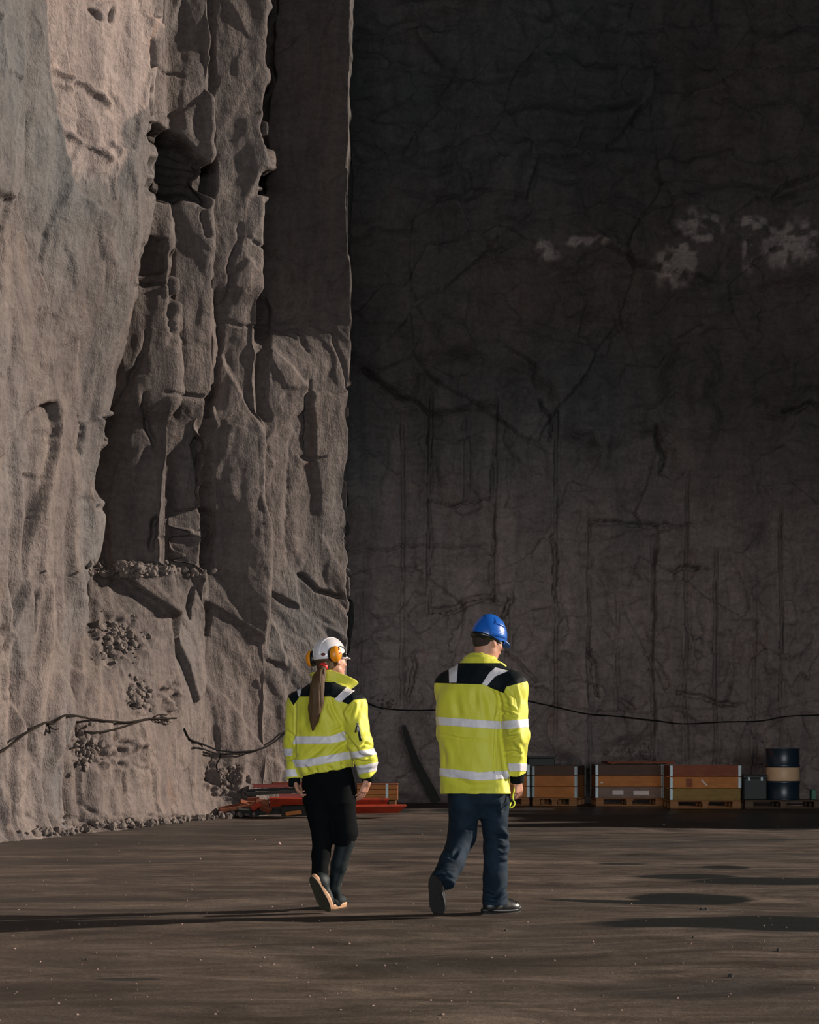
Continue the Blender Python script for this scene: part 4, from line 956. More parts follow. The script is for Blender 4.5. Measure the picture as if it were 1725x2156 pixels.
    zp = patch('sleeve_pocket_zip', V, Q, [[(750, 1523), (755, 1522), (762, 1560), (757, 1561)]], BLKP, jk, .006, lambda V, N: isR(V) & (N[:, 1] < 0)); zp['label'] = 'black zip of the sleeve pocket'
    s_ = on = p(750, 1533, -.235); link('zip_pull', bm_mesh('zip_pull', tube([p(753, 1528, -.222), p(750, 1536, -.228), p(749, 1542, -.226)], .0055, 8), True), BLKP, jk)
    collar(jk, p(690, 1444), basis(math.radians(20)), [(-150, .10, -.02, .13, .02), (-110, .09, -.015, .13, .05), (-60, .080, -.005, .110, .082), (0, .080, .0, .082, .098), (40, .088, .0, .090, .100), (70, .105, -.012, .125, .075), (95, .125, -.03, .180, .042), (112, .125, -.045, .205, .020), (135, .11, -.05, .17, -.015), (150, .08, -.05, .13, -.03)], HV)
    for e_, w_, r in ((eR, wR, .050), (eL, wL, .044)):
        d = (w_-e_)/np.linalg.norm(w_-e_); G = Grid(w_-.13, w_+.13, .0038); G.cone(w_-d*.0, w_+d*.060, r-.006, r-.006, 0); G.cut(w_+d*.056, d, .004); blob('cuff', G, RIBB, jk)
    # trousers
    G = Grid(p(600, 1925, -.4), p(790, 1580, .35), .005)
    sections(G, [(p(694, 1722), .09, .06), (p(694, 1690), .160, .118), (p(692, 1655), .178, .13), (p(690, 1630), .168, .122), (p(689, 1600), .145, .11)], R, 2.3)
    G.cone(p(669, 1680), p(680, 1765, -.02), .094, .066, .03); G.cone(p(680, 1765, -.02), p(676, 1800, -.05), .066, .062, .02); G.cone(p(676, 1800, -.05), p(672, 1868, -.13), .060, .050, .02)
    G.cone(p(719, 1680), p(727, 1752, .0), .094, .077, .03); G.cut(p(690, 1856), (0, 0, -1), .003)
    G.cone(p(727, 1752, .0), p(724, 1768, .0), .077, .068, .02)
    V, Q = G.mesh(); V = relax(V, Q, 2); V = wrinkle(V, Q, .004, (9, 9, 6), 25)
    link('trousers', np_mesh('trousers', V, Q), BLACK, root)['label'] = 'black trousers'
    # tall boots
    G = Grid(p(650, 1935, -.35), p(765, 1735, .35), .0045)
    G.cone(p(729, 1766, .0), p(714, 1822, .01), .062, .052, .02); G.cone(p(714, 1822, .01), p(703, 1872, .02), .052, .040, .02); G.cone(p(703, 1872, .02), p(709, 1893, .05), .040, .040, .02); G.cut(p(733, 1768), Vector((.25, 0, 1)).normalized(), .004)
    V, Q = G.mesh(); V = relax(V, Q, 1); V = wrinkle(V, Q, .003, (10, 10, 12), 31); link('boot_shaft', np_mesh('boot_shaft', V, Q), RUBBER, root)
    G = Grid(p(630, 1900, -.4), p(710, 1790, .2), .0045)
    G.cone(p(676, 1822, -.08), p(672, 1855, -.12), .046, .048, .02); G.cone(p(672, 1855, -.12), p(676, 1880, -.08), .050, .044, .02); G.cut(p(676, 1816), (0, 0, 1), .004)
    V, Q = G.mesh(); V = relax(V, Q, 1); V = wrinkle(V, Q, .003, (10, 10, 12), 37); link('boot_shaft', np_mesh('boot_shaft', V, Q), RUBBER, root)
    yw = math.radians(14); Rs = Matrix.Rotation(-yw, 3, 'Z')
    hx = W(714, 1913, Y0+.02); cen = np.array([hx[0]-.030, hx[1]-.02, 0])+np.array(Rs@Vector((-.012, .110, 0))); cen[2] = .0
    shoe(root, 'boot_foot', cen, Rs, .255, .088, RUBBER, TAN, 'boot')
    yl = math.radians(12); Rl = Matrix.Rotation(-yl, 3, 'Z') @ Matrix.Rotation(-math.radians(68), 3, 'X') @ Matrix.Rotation(math.radians(24), 3, 'Y')
    Rl = Matrix.Rotation(math.radians(-16), 3, 'Y') @ Rl
    toe = np.array([W(688, 1918, 10.5)[0], 10.50, .012]); cl = toe-np.array(Rl@Vector((0, .126, 0)))
    shoe(root, 'boot_foot', cl, Rl, .262, .100, RUBBER, TAN, 'boot')
    # helmet with earmuffs
    cH = p(694, 1380, .02)
    hh, tr = helmet(root, cH, Rh, WHITE, 'round', 'white hard hat with a short peak')
    for s_ in (1, -1):
        cc = np.array([s_*.130, -.052, -.010])
        tl = Matrix.Rotation(s_*.10, 3, 'Y') if s_ > 0 else Matrix.Rotation(-.10, 3, 'Y') @ Matrix.Rotation(.0, 3, 'Z'); nn = Vector((s_, -.05 if s_ > 0 else -.75, 0)).normalized()
        G = Grid((-.19, -.08, -.1), (.19, .08, .08), .003) if False else Grid(cc-.075, cc+.075, .003)
        al = lambda P, q: (P[0]-q[0])*nn[0]+(P[1]-q[1])*nn[1]+0*P[2]
        Rn = Matrix((nn, Vector((-nn[1], nn[0], 0)), Vector((0, 0, 1)))).transposed()
        G.add(lambda P: np.maximum(ell(P, cc, (.036, .045, .053), Rn), -al(P, cc)-.004), cc-.07, cc+.07, 0)
        cup = blob('earmuff_cup', G, ORANGE, hh, tr, 1); cup['label'] = 'amber earmuff cup'
        G = Grid(cc-.08, cc+.08, .003); c2 = cc-np.array(nn)*.013; G.add(lambda P: np.maximum(ell(P, c2, (.06, .044, .052), Rn), np.abs(al(P, c2))-.0125), c2-.07, c2+.07, 0)
        blob('cushion', G, BLKP, cup, tr)
        pts = [tr(np.array([v]))[0] for v in spline([(s_*.100, .042, -.004), (s_*.116, .040, .024), (s_*.130, .006, .040), (s_*.146, -.034, .038), (s_*.160, -.052, .012)], 14)]
        link('earmuff_arm', bm_mesh('earmuff_arm', tube(pts, .0042, 8), True), BLKP, hh)
        G = Grid(np.array([s_*.1, .045, -.004])-.05, np.array([s_*.1, .045, -.004])+.05, .003); G.box((s_*.099, .046, -.006), (.008, .012, .014), Matrix.Rotation(-.2, 3, 'Z'), .004, 0); G.ell((s_*.108, .044, .0), (.010, .012, .012), None, .003)
        blob('clip', G, BLKP, hh, tr)
    # small print: an oval on the shell, marks on the cup
    V, Q = hh.data, None
    def decal(c0, n, w, h_, mat, name, par):
        n = Vector(n).normalized(); a = Vector((0, 0, 1)).cross(n).normalized(); b = n.cross(a); bm = bmesh.new()
        vs = [bm.verts.new(tr(np.array([Vector(c0)+a*w*math.cos(2*PI*i/20)+b*h_*math.sin(2*PI*i/20)]))[0]) for i in range(20)]; bm.faces.new(vs)
        o = link(name, bm_mesh(name, bm), mat, par); m = o.modifiers.new('thickness', 'SOLIDIFY'); m.thickness = .003; m.offset = 0; return o
    decal((.056, -.0935, -.006), (.55, -.83, .03), .0155, .0095, DRED, 'oval_emblem', hh)
    decal((.1665, -.042, -.006), (.98, -.1, .0), .0035, .004, REDP, 'printed_mark', hh)
    # a small earring
    G = Grid(loc(hc, Rh, (.09, .004, -.05))-.02, loc(hc, Rh, (.09, .004, -.05))+.02, .0015); G.ell(loc(hc, Rh, (.085, .002, -.044)), (.004, .004, .004), None, 0); blob('earring', G, SILV, root)
    return root
MAN = man(); WOMAN = woman()
# ================================================================ things in the yard
def wood(name, col, dark=.6):
    t = NT(name); c = t.co((1.2, 9, 9)); f = t.noise(c, 3, 6, .65, .8); g = t.noise(t.co(), 5, 3)
    a = tuple(v*dark for v in col); cc = t.mix(f, a, tuple(min(1, v*1.25) for v in col)); cc = t.mix(t.ramp(g, [(.4, 0.), (.7, .5)]), cc, tuple(v*.55 for v in col))
    t.set(Base_Color=cc, Roughness=.75); t.bump(f, .3, .01); return t.m
WO = wood('orange_brown_plank', (.52, .18, .040)); WR = wood('red_brown_plank', (.24, .060, .022)); WD = wood('dark_brown_plank', (.10, .050, .032)); WG = wood('grey_brown_plank', (.22, .14, .11)); WV = wood('olive_brown_plank', (.27, .16, .035)); WP = wood('pallet_wood', (.32, .135, .045)); WPD = wood('weathered_pallet_wood', (.10, .055, .030))
GALV = simple('galvanised_steel', (.26, .31, .32), .45, .5, var=.35, vs=60, bump=.2)
def pallet(x, y, rz, mat, label, w=1.2, d=.8):
    t = empty('pallet', (x, y, 0), label, 'pallet', 'wooden pallets along the back wall', rz)
    def pl(nm, c, r):
        bm = bmesh.new(); add_box(bm, c, r, None, .004); link(nm, bm_mesh(nm, bm), mat, t, world=False)
    for yy in (-d/2+.05, 0, d/2-.05): pl('bottom_board', (0, yy, .011), (w/2, .05, .011))
    for yy in (-d/2+.05, 0, d/2-.05):
        for xx in (-w/2+.07, 0, w/2-.07): pl('block', (xx, yy, .061), (.0725 if xx else .05, .05, .039))
    for xx in (-w/2+.07, 0, w/2-.07): pl('stringer_board', (xx, 0, .111), (.07, d/2, .011))
    for k in range(5): pl('deck_board', (0, -d/2+.055+k*(d-.11)/4, .133), (w/2, .055, .011))
    return t
def frame_collar(x, y, z, rz, h, mats, label, w=1.2, d=.8, hinges=(1, 1, 1, 1), group='stackable wooden box frames on the pallets'):
    t = empty('pallet_collar', (x, y, z), label, 'box frame', group, rz); th = .011
    for i, (c, r) in enumerate((((0, -d/2+th, h/2), (w/2-.004, th, h/2-.003)), ((0, d/2-th, h/2), (w/2-.004, th, h/2-.003)), ((-w/2+th, 0, h/2), (th, d/2-.024, h/2-.003)), ((w/2-th, 0, h/2), (th, d/2-.024, h/2-.003)))):
        bm = bmesh.new(); add_box(bm, c, r, None, .003); link('plank', bm_mesh('plank', bm), mats[i % len(mats)], t, world=False)
    for k, (sx, sy) in enumerate(((-1, -1), (1, -1), (-1, 1), (1, 1))):
        if not hinges[k]: continue
        bm = bmesh.new(); X, Y_ = sx*w/2, sy*d/2
        add_box(bm, (X-sx*.020, Y_+sy*.002, h/2), (.022, .002, h/2-.008)); add_box(bm, (X+sx*.002, Y_-sy*.020, h/2), (.002, .022, h/2-.008))
        for q in range(4): add_box(bm, (X-sx*.020, Y_+sy*.0045, h*(.16+.225*q)), (.018, .003, .008)); add_box(bm, (X+sx*.0045, Y_-sy*.020, h*(.16+.225*q)), (.003, .018, .008))
        lathe(bm, [(.007, 0), (.007, h-.012)], 10, (X+sx*.004, Y_+sy*.004, .006))
        link('corner_hinge', bm_mesh('corner_hinge', bm), GALV, t, world=False)
    return t
def flat(px0, px1, py0, py1, Y):     # world box under a pixel rectangle
    a = W(px0, py1, Y); b = W(px1, py0, Y); return a, b
def mark(parent, c, r, mat, name, label=None):
    bm = bmesh.new(); add_box(bm, c, r); o = link(name, bm_mesh(name, bm), mat, parent, world=False)
    if label: o['label'] = label
    return o
PAPER = simple('worn_white_label', (.62, .52, .48), .7, var=.2, vs=60)
def crates():
    H = .2
    # far left one, mostly behind the man's arm
    x = W(1044, 0, 29.9)[0]; y = 30.2
    pallet(x, y, 0, WP, 'pallet under the box at the far left of the row, behind the blue-helmeted person')
    for k, m in enumerate((WO, WO, WD)): frame_collar(x, y, .144+k*H, 0, H, [m], ['lowest frame of the leftmost box, behind the blue-helmeted person', 'middle frame of the leftmost box, behind the blue-helmeted person', 'top frame of the leftmost box, behind the blue-helmeted person'][k])
    # second, turned a little
    rz = -math.radians(13); x = W(1180, 0, 30.0)[0]; y = 30.22
    pallet(x, y, rz, WP, 'pallet under the narrow turned box just right of the blue-helmeted person', .8, 1.2)
    for k, m in enumerate((WO, WO, WD)): frame_collar(x, y, .144+k*H, rz, H if k < 2 else .17, [m], ['lowest frame of the narrow turned box, orange-brown', 'middle frame of the narrow turned box, orange-brown', 'dark top frame of the narrow turned box'][k], .8, 1.2)
    # third: dark top frame, labels
    x = W(1326, 0, 29.5)[0]; y = 29.9
    pallet(x, y, 0, WP, 'pallet under the middle box with two white labels')
    fr = [frame_collar(x, y, .144+k*H, 0, H, [m], ['lowest frame of the middle box, grey-brown with two white labels', 'middle frame of the middle box, bright orange-brown plank', 'dark brown top frame of the middle box'][k]) for k, m in enumerate((WG, WO, WD))]
    for i, (a, b) in enumerate(((1290, 1313), (1334, 1367))):
        A = W(a, 1669, 29.5)[0]-x; B = W(b, 1669, 29.5)[0]-x; mark(fr[0], ((A+B)/2, -.402, .10 - .005*i), ((B-A)/2, .001, .036), PAPER, 'paper_label', 'worn white label')
    mark(fr[1], (W(1267, 0, 29.5)[0]-x, -.402, .075), (.026, .001, .010), PAPER, 'paper_label')
    t = empty('lid_board', (W(1343, 0, 30)[0], 30.0, .755), 'red-brown boards lying across the top of the middle box', 'board', rotz=.01)
    for k in range(4):
        bm = bmesh.new(); add_box(bm, (0, -.33+k*.22, .022), (.60, .105, .018), None, .004); link('plank', bm_mesh('plank', bm), WR, t, world=False)
    for xx in (-.5, .5): mark(t, (xx, 0, -.002), (.04, .42, .005), WR, 'batten')
    # fourth
    x = W(1487, 0, 28.3)[0]; y = 28.72
    pallet(x, y, -.015, WP, 'bright orange-brown pallet under the right-hand box, nearest to the barrel')
    fr = [frame_collar(x, y, .144+k*H, -.015, H, [m], ['lowest frame of the right-hand box, olive-brown plank', 'middle frame of the right-hand box, orange-brown with a white stroke', 'red-brown top frame of the right-hand box with a shiny steel corner'][k], 1.2, .8, ((1, 0, 1, 1) if k == 0 else (1, 1, 1, 1))) for k, m in enumerate((WV, WO, WR))]
    bm = bmesh.new(); M = Matrix.Translation((-.02, -.402, .10)) @ Matrix.Rotation(-.75, 4, 'Y'); add_box(bm, (0, 0, 0), (.012, .001, .075), M); link('chalk_mark', bm_mesh('chalk_mark', bm), PAPER, fr[1], world=False)
    for a, b in ((-.33, -.22), (-.20, .08)): mark(fr[1], ((a+b)/2, -.4015, .095), ((b-a)/2, .0008, .07), WR if a < -.3 else WO, 'patch')
    # pallet with a barrel and a dark case
    x = W(1641, 0, 28.3)[0]; y = 28.7
    pallet(x+.08, y, 0, WPD, 'weathered pallet carrying the barrel at the right edge', 1.32, .8)
    bx = W(1652, 0, 28.5)[0]; b = empty('oil_barrel', (bx, 28.62, .145), 'dark blue steel barrel with a wide beige band, standing on a pallet', 'barrel')
    NAVY = simple('dark_blue_barrel_paint', (.010, .022, .035), .35, 0, var=.4, vs=20); BEIGE = simple('beige_barrel_band', (.60, .38, .22), .5, var=.1, vs=10)
    prof = [(.0, 0), (.28, 0), (.29, .004), (.293, .012), (.287, .022), (.283, .03)]
    for zc in (.30, .585): prof += [(.283, zc-.028), (.289, zc-.015), (.294, zc), (.289, zc+.015), (.283, zc+.028)]
    prof += [(.283, .855), (.287, .862), (.293, .872), (.290, .880), (.283, .880), (.280, .868), (0, .866)]
    bm = bmesh.new(); lathe(bm, prof[1:-1], 56); link('drum', bm_mesh('drum', bm, True), NAVY, b, world=False)
    bm = bmesh.new(); lathe(bm, [(.2845, .325), (.2870, .33), (.2870, .552), (.2845, .557)], 56); link('painted_band', bm_mesh('painted_band', bm, True), BEIGE, b, world=False)
    bm = bmesh.new(); lathe(bm, [(.032, .866), (.032, .884), (.02, .888)], 16, (-.16, -.08, 0)); link('bung', bm_mesh('bung', bm, True), GALV, b, world=False)
    t = empty('storage_case', (W(1590, 0, 28.5)[0], 28.75, .144), 'low black case on the pallet between the box and the barrel', 'case'); BLK = simple('matt_black_case', (.018, .018, .018), .6, bump=.2)
    bm = bmesh.new(); add_box(bm, (0, 0, .19), (.205, .28, .19), None, .02); link('case_body', bm_mesh('case_body', bm), BLK, t, world=False)
    bm = bmesh.new(); add_box(bm, (0, 0, .40), (.21, .285, .028), None, .012); link('lid', bm_mesh('lid', bm), BLK, t, world=False)
    for xx in (-.11, .11): mark(t, (xx, -.288, .36), (.018, .008, .03), GALV, 'latch')
    # dark beam box behind the second crate
    a, c = flat(1112, 1168, 1592, 1612, 31.0); t = empty('metal_trunk', ((a[0]+c[0])/2, 31.08, 0), 'tall dark trunk standing behind the narrow turned box', 'trunk')
    bm = bmesh.new(); add_box(bm, (0, 0, c[2]/2-.02), ((c[0]-a[0])/2, .10, c[2]/2-.02), None, .01); link('trunk_body', bm_mesh('trunk_body', bm), BLK, t, world=False)
    bm = bmesh.new(); add_box(bm, (0, 0, c[2]-.012), ((c[0]-a[0])/2+.012, .11, .02), None, .008); link('lid', bm_mesh('lid', bm), BLK, t, world=False)
    # small green can at the edge
    t = empty('jerrycan', (W(1719, 0, 28.4)[0], 28.62, .144), 'small green can at the right edge of the barrel pallet', 'can'); GR = simple('green_can', (.02, .12, .06), .5)
    bm = bmesh.new(); add_box(bm, (0, 0, .09), (.045, .07, .09), None, .015); link('can_body', bm_mesh('can_body', bm), GR, t, world=False)
    bm = bmesh.new(); lathe(bm, [(.018, .18), (.018, .205), (.012, .21)], 12); link('cap', bm_mesh('cap', bm), BLKP, t, world=False)
crates()

def prism(name, a, b, w, h, mat, prof='box', roll=0., parent=None):
    """a beam between two world points; prof: box, angle, channel or sheet"""
    a = Vector(a); b = Vector(b); L = (b-a).length; q = (b-a).to_track_quat('X', 'Z'); M = Matrix.LocRotScale((a+b)/2, q, None) @ Matrix.Rotation(roll, 4, 'X')
    bm = bmesh.new()
    if prof == 'box': add_box(bm, (0, 0, 0), (L/2, w/2, h/2), M, min(w, h)*.08)
    elif prof == 'angle':
        add_box(bm, (0, 0, -h/2+.006), (L/2, w/2, .006), M); add_box(bm, (0, -w/2+.006, 0), (L/2, .006, h/2), M)
    elif prof == 'channel':
        add_box(bm, (0, -w/2+.006, 0), (L/2, .006, h/2), M)
        for s_ in (-1, 1): add_box(bm, (0, 0, s_*(h/2-.005)), (L/2, w/2, .005), M)
    elif prof == 'sheet':                                     # folded sheet with ribs
        n = max(3, int(w/.07)); ys = [(-w/2+w*i/(2*n)) for i in range(2*n+1)]; top = []; bot = []
        for i, yy in enumerate(ys):
            z = h/2 if (i//1) % 2 else -h/2
            top.append([bm.verts.new(M@Vector((s_*L/2, yy, z+.004))) for s_ in (-1, 1)]); bot.append([bm.verts.new(M@Vector((s_*L/2, yy, z-.004))) for s_ in (-1, 1)])
        for i in range(2*n):
            bm.faces.new((top[i][0], top[i][1], top[i+1][1], top[i+1][0])); bm.faces.new((bot[i][0], bot[i+1][0], bot[i+1][1], bot[i][1]))
            for k in (0, 1): bm.faces.new((top[i][k], top[i+1][k], bot[i+1][k], bot[i][k]))
        for i in (0, 2*n): bm.faces.new((top[i][0], top[i][1], bot[i][1], bot[i][0]))
        bmesh.ops.recalc_face_normals(bm, faces=bm.faces)
    return link(name, bm_mesh(name, bm), mat, parent)
RED = NT('chipped_red_paint'); _c = RED.co(); RED.set(Base_Color=RED.mix(RED.ramp(RED.noise(_c, 6, 6, .7), [(.55, 0.), (.68, 1.)]), (.34, .034, .012), (.11, .028, .015)), Roughness=.5); RED = RED.m
RUST = simple('rusty_steel', (.20, .055, .022), .75, .0, var=.5, vs=12, bump=.4); IRON = simple('blackened_timber', (.020, .017, .015), .8, var=.4, vs=10, bump=.5); GREYM = simple('grey_steel', (.17, .15, .14), .5, .3, var=.3, vs=8)
def debris():
    Y = 25.15; g = lambda x, y, d=0: W(x, y, Y+d*.75)
    def P(name, a, b, w, h, mat, prof, label, cat, roll=0., group=None):
        a = np.asarray(a); b = np.asarray(b); c = (a+b)/2; o = prism(name, a-c, b-c, w, h, mat, prof, roll); o.location = c; tag(o, label, cat, group); return o
    gr = 'scrap steel and timber heaped by the left wall'
    P('timber_beam', g(424, 1717, .1), g(545, 1711, .3), .12, .09, IRON, 'box', 'black flat timber on the ground at the left end of the scrap heap', 'beam', 0, gr)
    P('timber_beam', g(505, 1706, .35), g(640, 1702, .5), .14, .16, IRON, 'box', 'black beam low in the scrap heap, under the red panels', 'beam', 0, gr)
    P('timber_beam', g(592, 1707, .1), g(700, 1702, .2), .16, .16, IRON, 'box', 'black block beam at the foot of the heap left of the black trousers', 'beam', .2, gr)
    P('timber_beam', g(462, 1705, .0), g(548, 1690, .25), .16, .05, RUST, 'box', 'rust-brown plank with a dark pointed tip slanting out of the heap', 'plank', .2, gr)
    P('timber_beam', g(516, 1672, .5), g(650, 1664, .8), .16, .05, IRON, 'box', 'long black plank under the topmost red strip', 'plank', 0, gr)
    P('timber_beam', g(520, 1664, .6), g(640, 1660, .85), .12, .035, IRON, 'box', 'thin black plank directly under the topmost red strip', 'plank', 0, gr)
    P('steel_channel', g(532, 1655, .6), g(655, 1653, .85), .18, .055, RED, 'channel', 'topmost red steel strip of the heap, left of the walking person', 'steel section', 0, gr)
    P('timber_beam', g(574, 1649, .8), g(652, 1648, .95), .16, .03, RUST, 'box', 'short rust-brown plank lying on the topmost red strip', 'plank', 0, gr)
    P('steel_sheet', g(568, 1688, -.05), g(700, 1691, .0), .42, .03, RED, 'sheet', 'large ribbed red panel in front, left of the black trousers', 'panel', -.35, gr)
    P('steel_channel', g(588, 1676, .25), g(700, 1677, .3), .22, .06, RED, 'channel', 'red channel lying behind the large ribbed red panel', 'steel section', -.1, gr)
    P('steel_channel', g(566, 1683, .1), g(660, 1676, .35), .10, .04, GREYM, 'angle', 'grey steel angle between the two red panels', 'steel section', .3, gr)
    P('steel_channel', g(560, 1697, .3), g(720, 1697, .2), .12, .10, IRON, 'box', 'dark support beam right under the red panels', 'beam', 0, gr)
    for k, (x, y, d_, l, a, m) in enumerate(((505, 1700, .1, .22, .4, RUST), (522, 1693, .15, .26, -.5, RUST), (540, 1697, .0, .22, .9, RED), (552, 1690, .2, .20, -.2, RUST), (534, 1687, .25, .18, .2, RUST), (560, 1703, .0, .2, -.8, RUST), (618, 1712, -.1, .24, .25, WO), (515, 1706, -.05, .2, -.1, IRON))):
        c = g(x, y, d_); dv = np.array([math.cos(a)*l/2, .03, math.sin(a)*l/2*.45])
        lb = ['bent rusty bracket at the left of the jumble', 'rusty angle piece tilted over the jumble', 'small red scrap piece in the middle of the jumble', 'rusty stub beside the red panels', 'rusty offcut on top of the jumble', 'steep rusty piece at the foot of the jumble', 'orange-brown wood offcut on the ground in front of the heap', 'small black offcut at the bottom of the jumble'][k]
        P('scrap_piece', c-dv, c+dv, .10, .06, m, 'angle' if k % 2 == 0 and k < 6 else 'box', lb, 'scrap', .5*k, gr)
    # right of the woman: red skirted panel, orange-brown boxes
    P('steel_sheet', g(735, 1703, .0), g(848, 1702, .25), .55, .035, RED, 'sheet', 'sloping red panel on the ground right of the black trousers', 'panel', -.22, gr)
    P('steel_sheet', g(735, 1690, .45), g(815, 1690, .55), .45, .035, RED, 'sheet', 'upper red panel right of the black trousers, in front of the brown box', 'panel', -.30, gr)
    Yb = 27.8; a = W(752, 1683, Yb); b = W(838, 1650, Yb)
    t = empty('wooden_crate', ((a[0]+b[0])/2, Yb+.25, 0), 'orange-brown crate with a pale strap, behind the right hand of the white-helmeted person', 'crate'); w = (b[0]-a[0])/2; zt = b[2]
    for k in range(3): 
        bm = bmesh.new(); add_box(bm, (0, -.20, .16+k*(zt-.16)/3+(zt-.16)/6), (w, .012, (zt-.16)/6-.003), None, .003); link('plank', bm_mesh('plank', bm), WO, t, world=False)
        for s_ in (-1, 1):
            bm = bmesh.new(); add_box(bm, (s_*(w-.012), .0, .16+k*(zt-.16)/3+(zt-.16)/6), (.012, .187, (zt-.16)/6-.003), None, .003); link('plank', bm_mesh('plank', bm), WR, t, world=False)
        bm = bmesh.new(); add_box(bm, (0, .20, .16+k*(zt-.16)/3+(zt-.16)/6), (w, .012, (zt-.16)/6-.003), None, .003); link('plank', bm_mesh('plank', bm), WR, t, world=False)
    bm = bmesh.new(); add_box(bm, (0, 0, zt-.01), (w+.01, .215, .012), None, .003); link('lid', bm_mesh('lid', bm), WR, t, world=False)
    for xx in (-w+.09, 0, w-.09):
        bm = bmesh.new(); add_box(bm, (xx, 0, .075), (.06, .2, .075), None, .004); link('foot_block', bm_mesh('foot_block', bm), WP, t, world=False)
    xs = W(815, 0, Yb)[0]-t.location.x; mark(t, (xs, -.215, (zt+.17)/2), (.022, .003, (zt-.17)/2), GALV, 'strap')
    # dark plank leaning on the back wall
    a = np.array([W(921, 1690, 31.0)[0], 31.0, .02]); b = W(850, 1527, 31.35)
    pts = [a, W(905, 1660, 31.1), W(876, 1606, 31.2), W(860, 1562, 31.3), b]
    bm = bmesh.new(); rings = []
    for i, p_ in enumerate(pts):
        hw = [.075, .085, .075, .06, .035][i]; u = Vector((pts[min(i+1, 4)]-pts[max(i-1, 0)])).normalized(); s_ = u.cross(Vector((0, 1, 0))).normalized()
        rings.append([bm.verts.new(Vector(p_)+s_*hw*q+Vector((0, .03*r_, 0))) for q, r_ in ((-1, -1), (1, -1), (1, 1), (-1, 1))])
    for i in range(4):
        for k in range(4): bm.faces.new((rings[i][k], rings[i][(k+1) % 4], rings[i+1][(k+1) % 4], rings[i+1][k]))
    bm.faces.new(rings[0]); bm.faces.new(rings[-1]); bmesh.ops.recalc_face_normals(bm, faces=bm.faces); bmesh.ops.bevel(bm, geom=list(bm.edges), offset=.006, segments=1, affect='EDGES')
    tag(link('leaning_plank', bm_mesh('leaning_plank', bm), IRON), 'long black warped plank leaning against the back wall between the two people', 'plank')
debris()

def cables():
    CB = simple('black_cable', (.010, .009, .009), .9, spec=.1); CB2 = simple('brown_cable', (.016, .012, .010), .9, spec=.1)
    def run(px, r, mat, name, label, parent=None, off=.03, cat='cable'):
        sp = spline([(x, y, 0) for x, y in px], 14*len(px)); pts = [on_wall(q[0], q[1], off) for q in sp]
        # a hanging cable spans hollows: keep it near the camera side of the rock
        D = np.array([(p_-Vector((0, 0, CH))).length for p_ in pts]); n = len(D); E = D.copy()
        for it in range(30): E = np.minimum(D, np.convolve(np.pad(E, 3, 'edge'), np.ones(7)/7, 'valid'))
        pts = [Vector((0, 0, CH))+(p_-Vector((0, 0, CH)))*(E[i]/D[i]) for i, p_ in enumerate(pts)]
        o = link(name, bm_mesh(name, tube(pts, r, 6), True), mat, parent)
        if parent is None: tag(o, label, cat, 'cables strung along the rock')
        return o
    c = run([(-30, 1597), (0, 1584), (18, 1572), (45, 1550), (75, 1532), (98, 1521), (110, 1524), (122, 1515), (138, 1506), (160, 1507), (190, 1513), (240, 1519), (275, 1520), (315, 1513), (345, 1513), (372, 1512)], .014, CB2, 'cable', 'long dark cable rising from the left edge over the buttress to the knot of twigs')
    run([(98, 1521), (104, 1533), (104, 1545)], .011, CB2, 'loose_end', '', c); run([(104, 1528), (112, 1535), (124, 1535)], .009, CB2, 'loose_end', '', c)
    run([(178, 1540), (200, 1542), (235, 1537), (270, 1527), (300, 1517), (316, 1513)], .013, CB2, 'cable', 'short second cable sagging below the long one on the left wall')
    c = run([(388, 1534), (400, 1556), (425, 1566), (455, 1578), (480, 1582), (505, 1583), (545, 1578), (575, 1564), (600, 1544), (640, 1520), (690, 1500)], .014, CB, 'cable', 'dark cable sagging behind the white-helmeted person')
    run([(466, 1587), (462, 1598), (456, 1612), (460, 1624), (468, 1632)], .012, CB, 'loose_end', '', c)
    run([(408, 1574), (425, 1576), (450, 1585), (466, 1587), (500, 1588), (508, 1590), (530, 1582)], .012, CB, 'cable', 'lower thin cable looping under the sagging one, left of the white-helmeted person')
    run([(770, 1478), (800, 1490), (850, 1495), (905, 1495), (960, 1492), (1080, 1474), (1150, 1484), (1230, 1502), (1300, 1508), (1380, 1517), (1440, 1524), (1520, 1520), (1600, 1518), (1660, 1508), (1740, 1505)], .013, CB, 'cable', 'long dark cable running along the back wall behind the blue helmet to the right edge')
    # knot of twigs on the cable
    t = on_wall(340, 1515, .05); o = empty('twig_knot', tuple(t), 'small knot of dark twigs caught on the long cable of the left wall', 'twigs'); r_ = random.Random(4)
    for k in range(9):
        x0 = 330+r_.uniform(-10, 12); y0 = 1514+r_.uniform(-5, 6); a = r_.uniform(-.5, .6); L = r_.uniform(14, 34)
        pts = [on_wall(x0+math.cos(a)*L*u, y0+math.sin(a)*L*u+3*math.sin(u*5+k), .05) for u in (0, .35, .7, 1)]
        link('twig', bm_mesh('twig', tube(pts, lambda u: .008*(1-.6*u), 5), True), CB2, o)
cables()

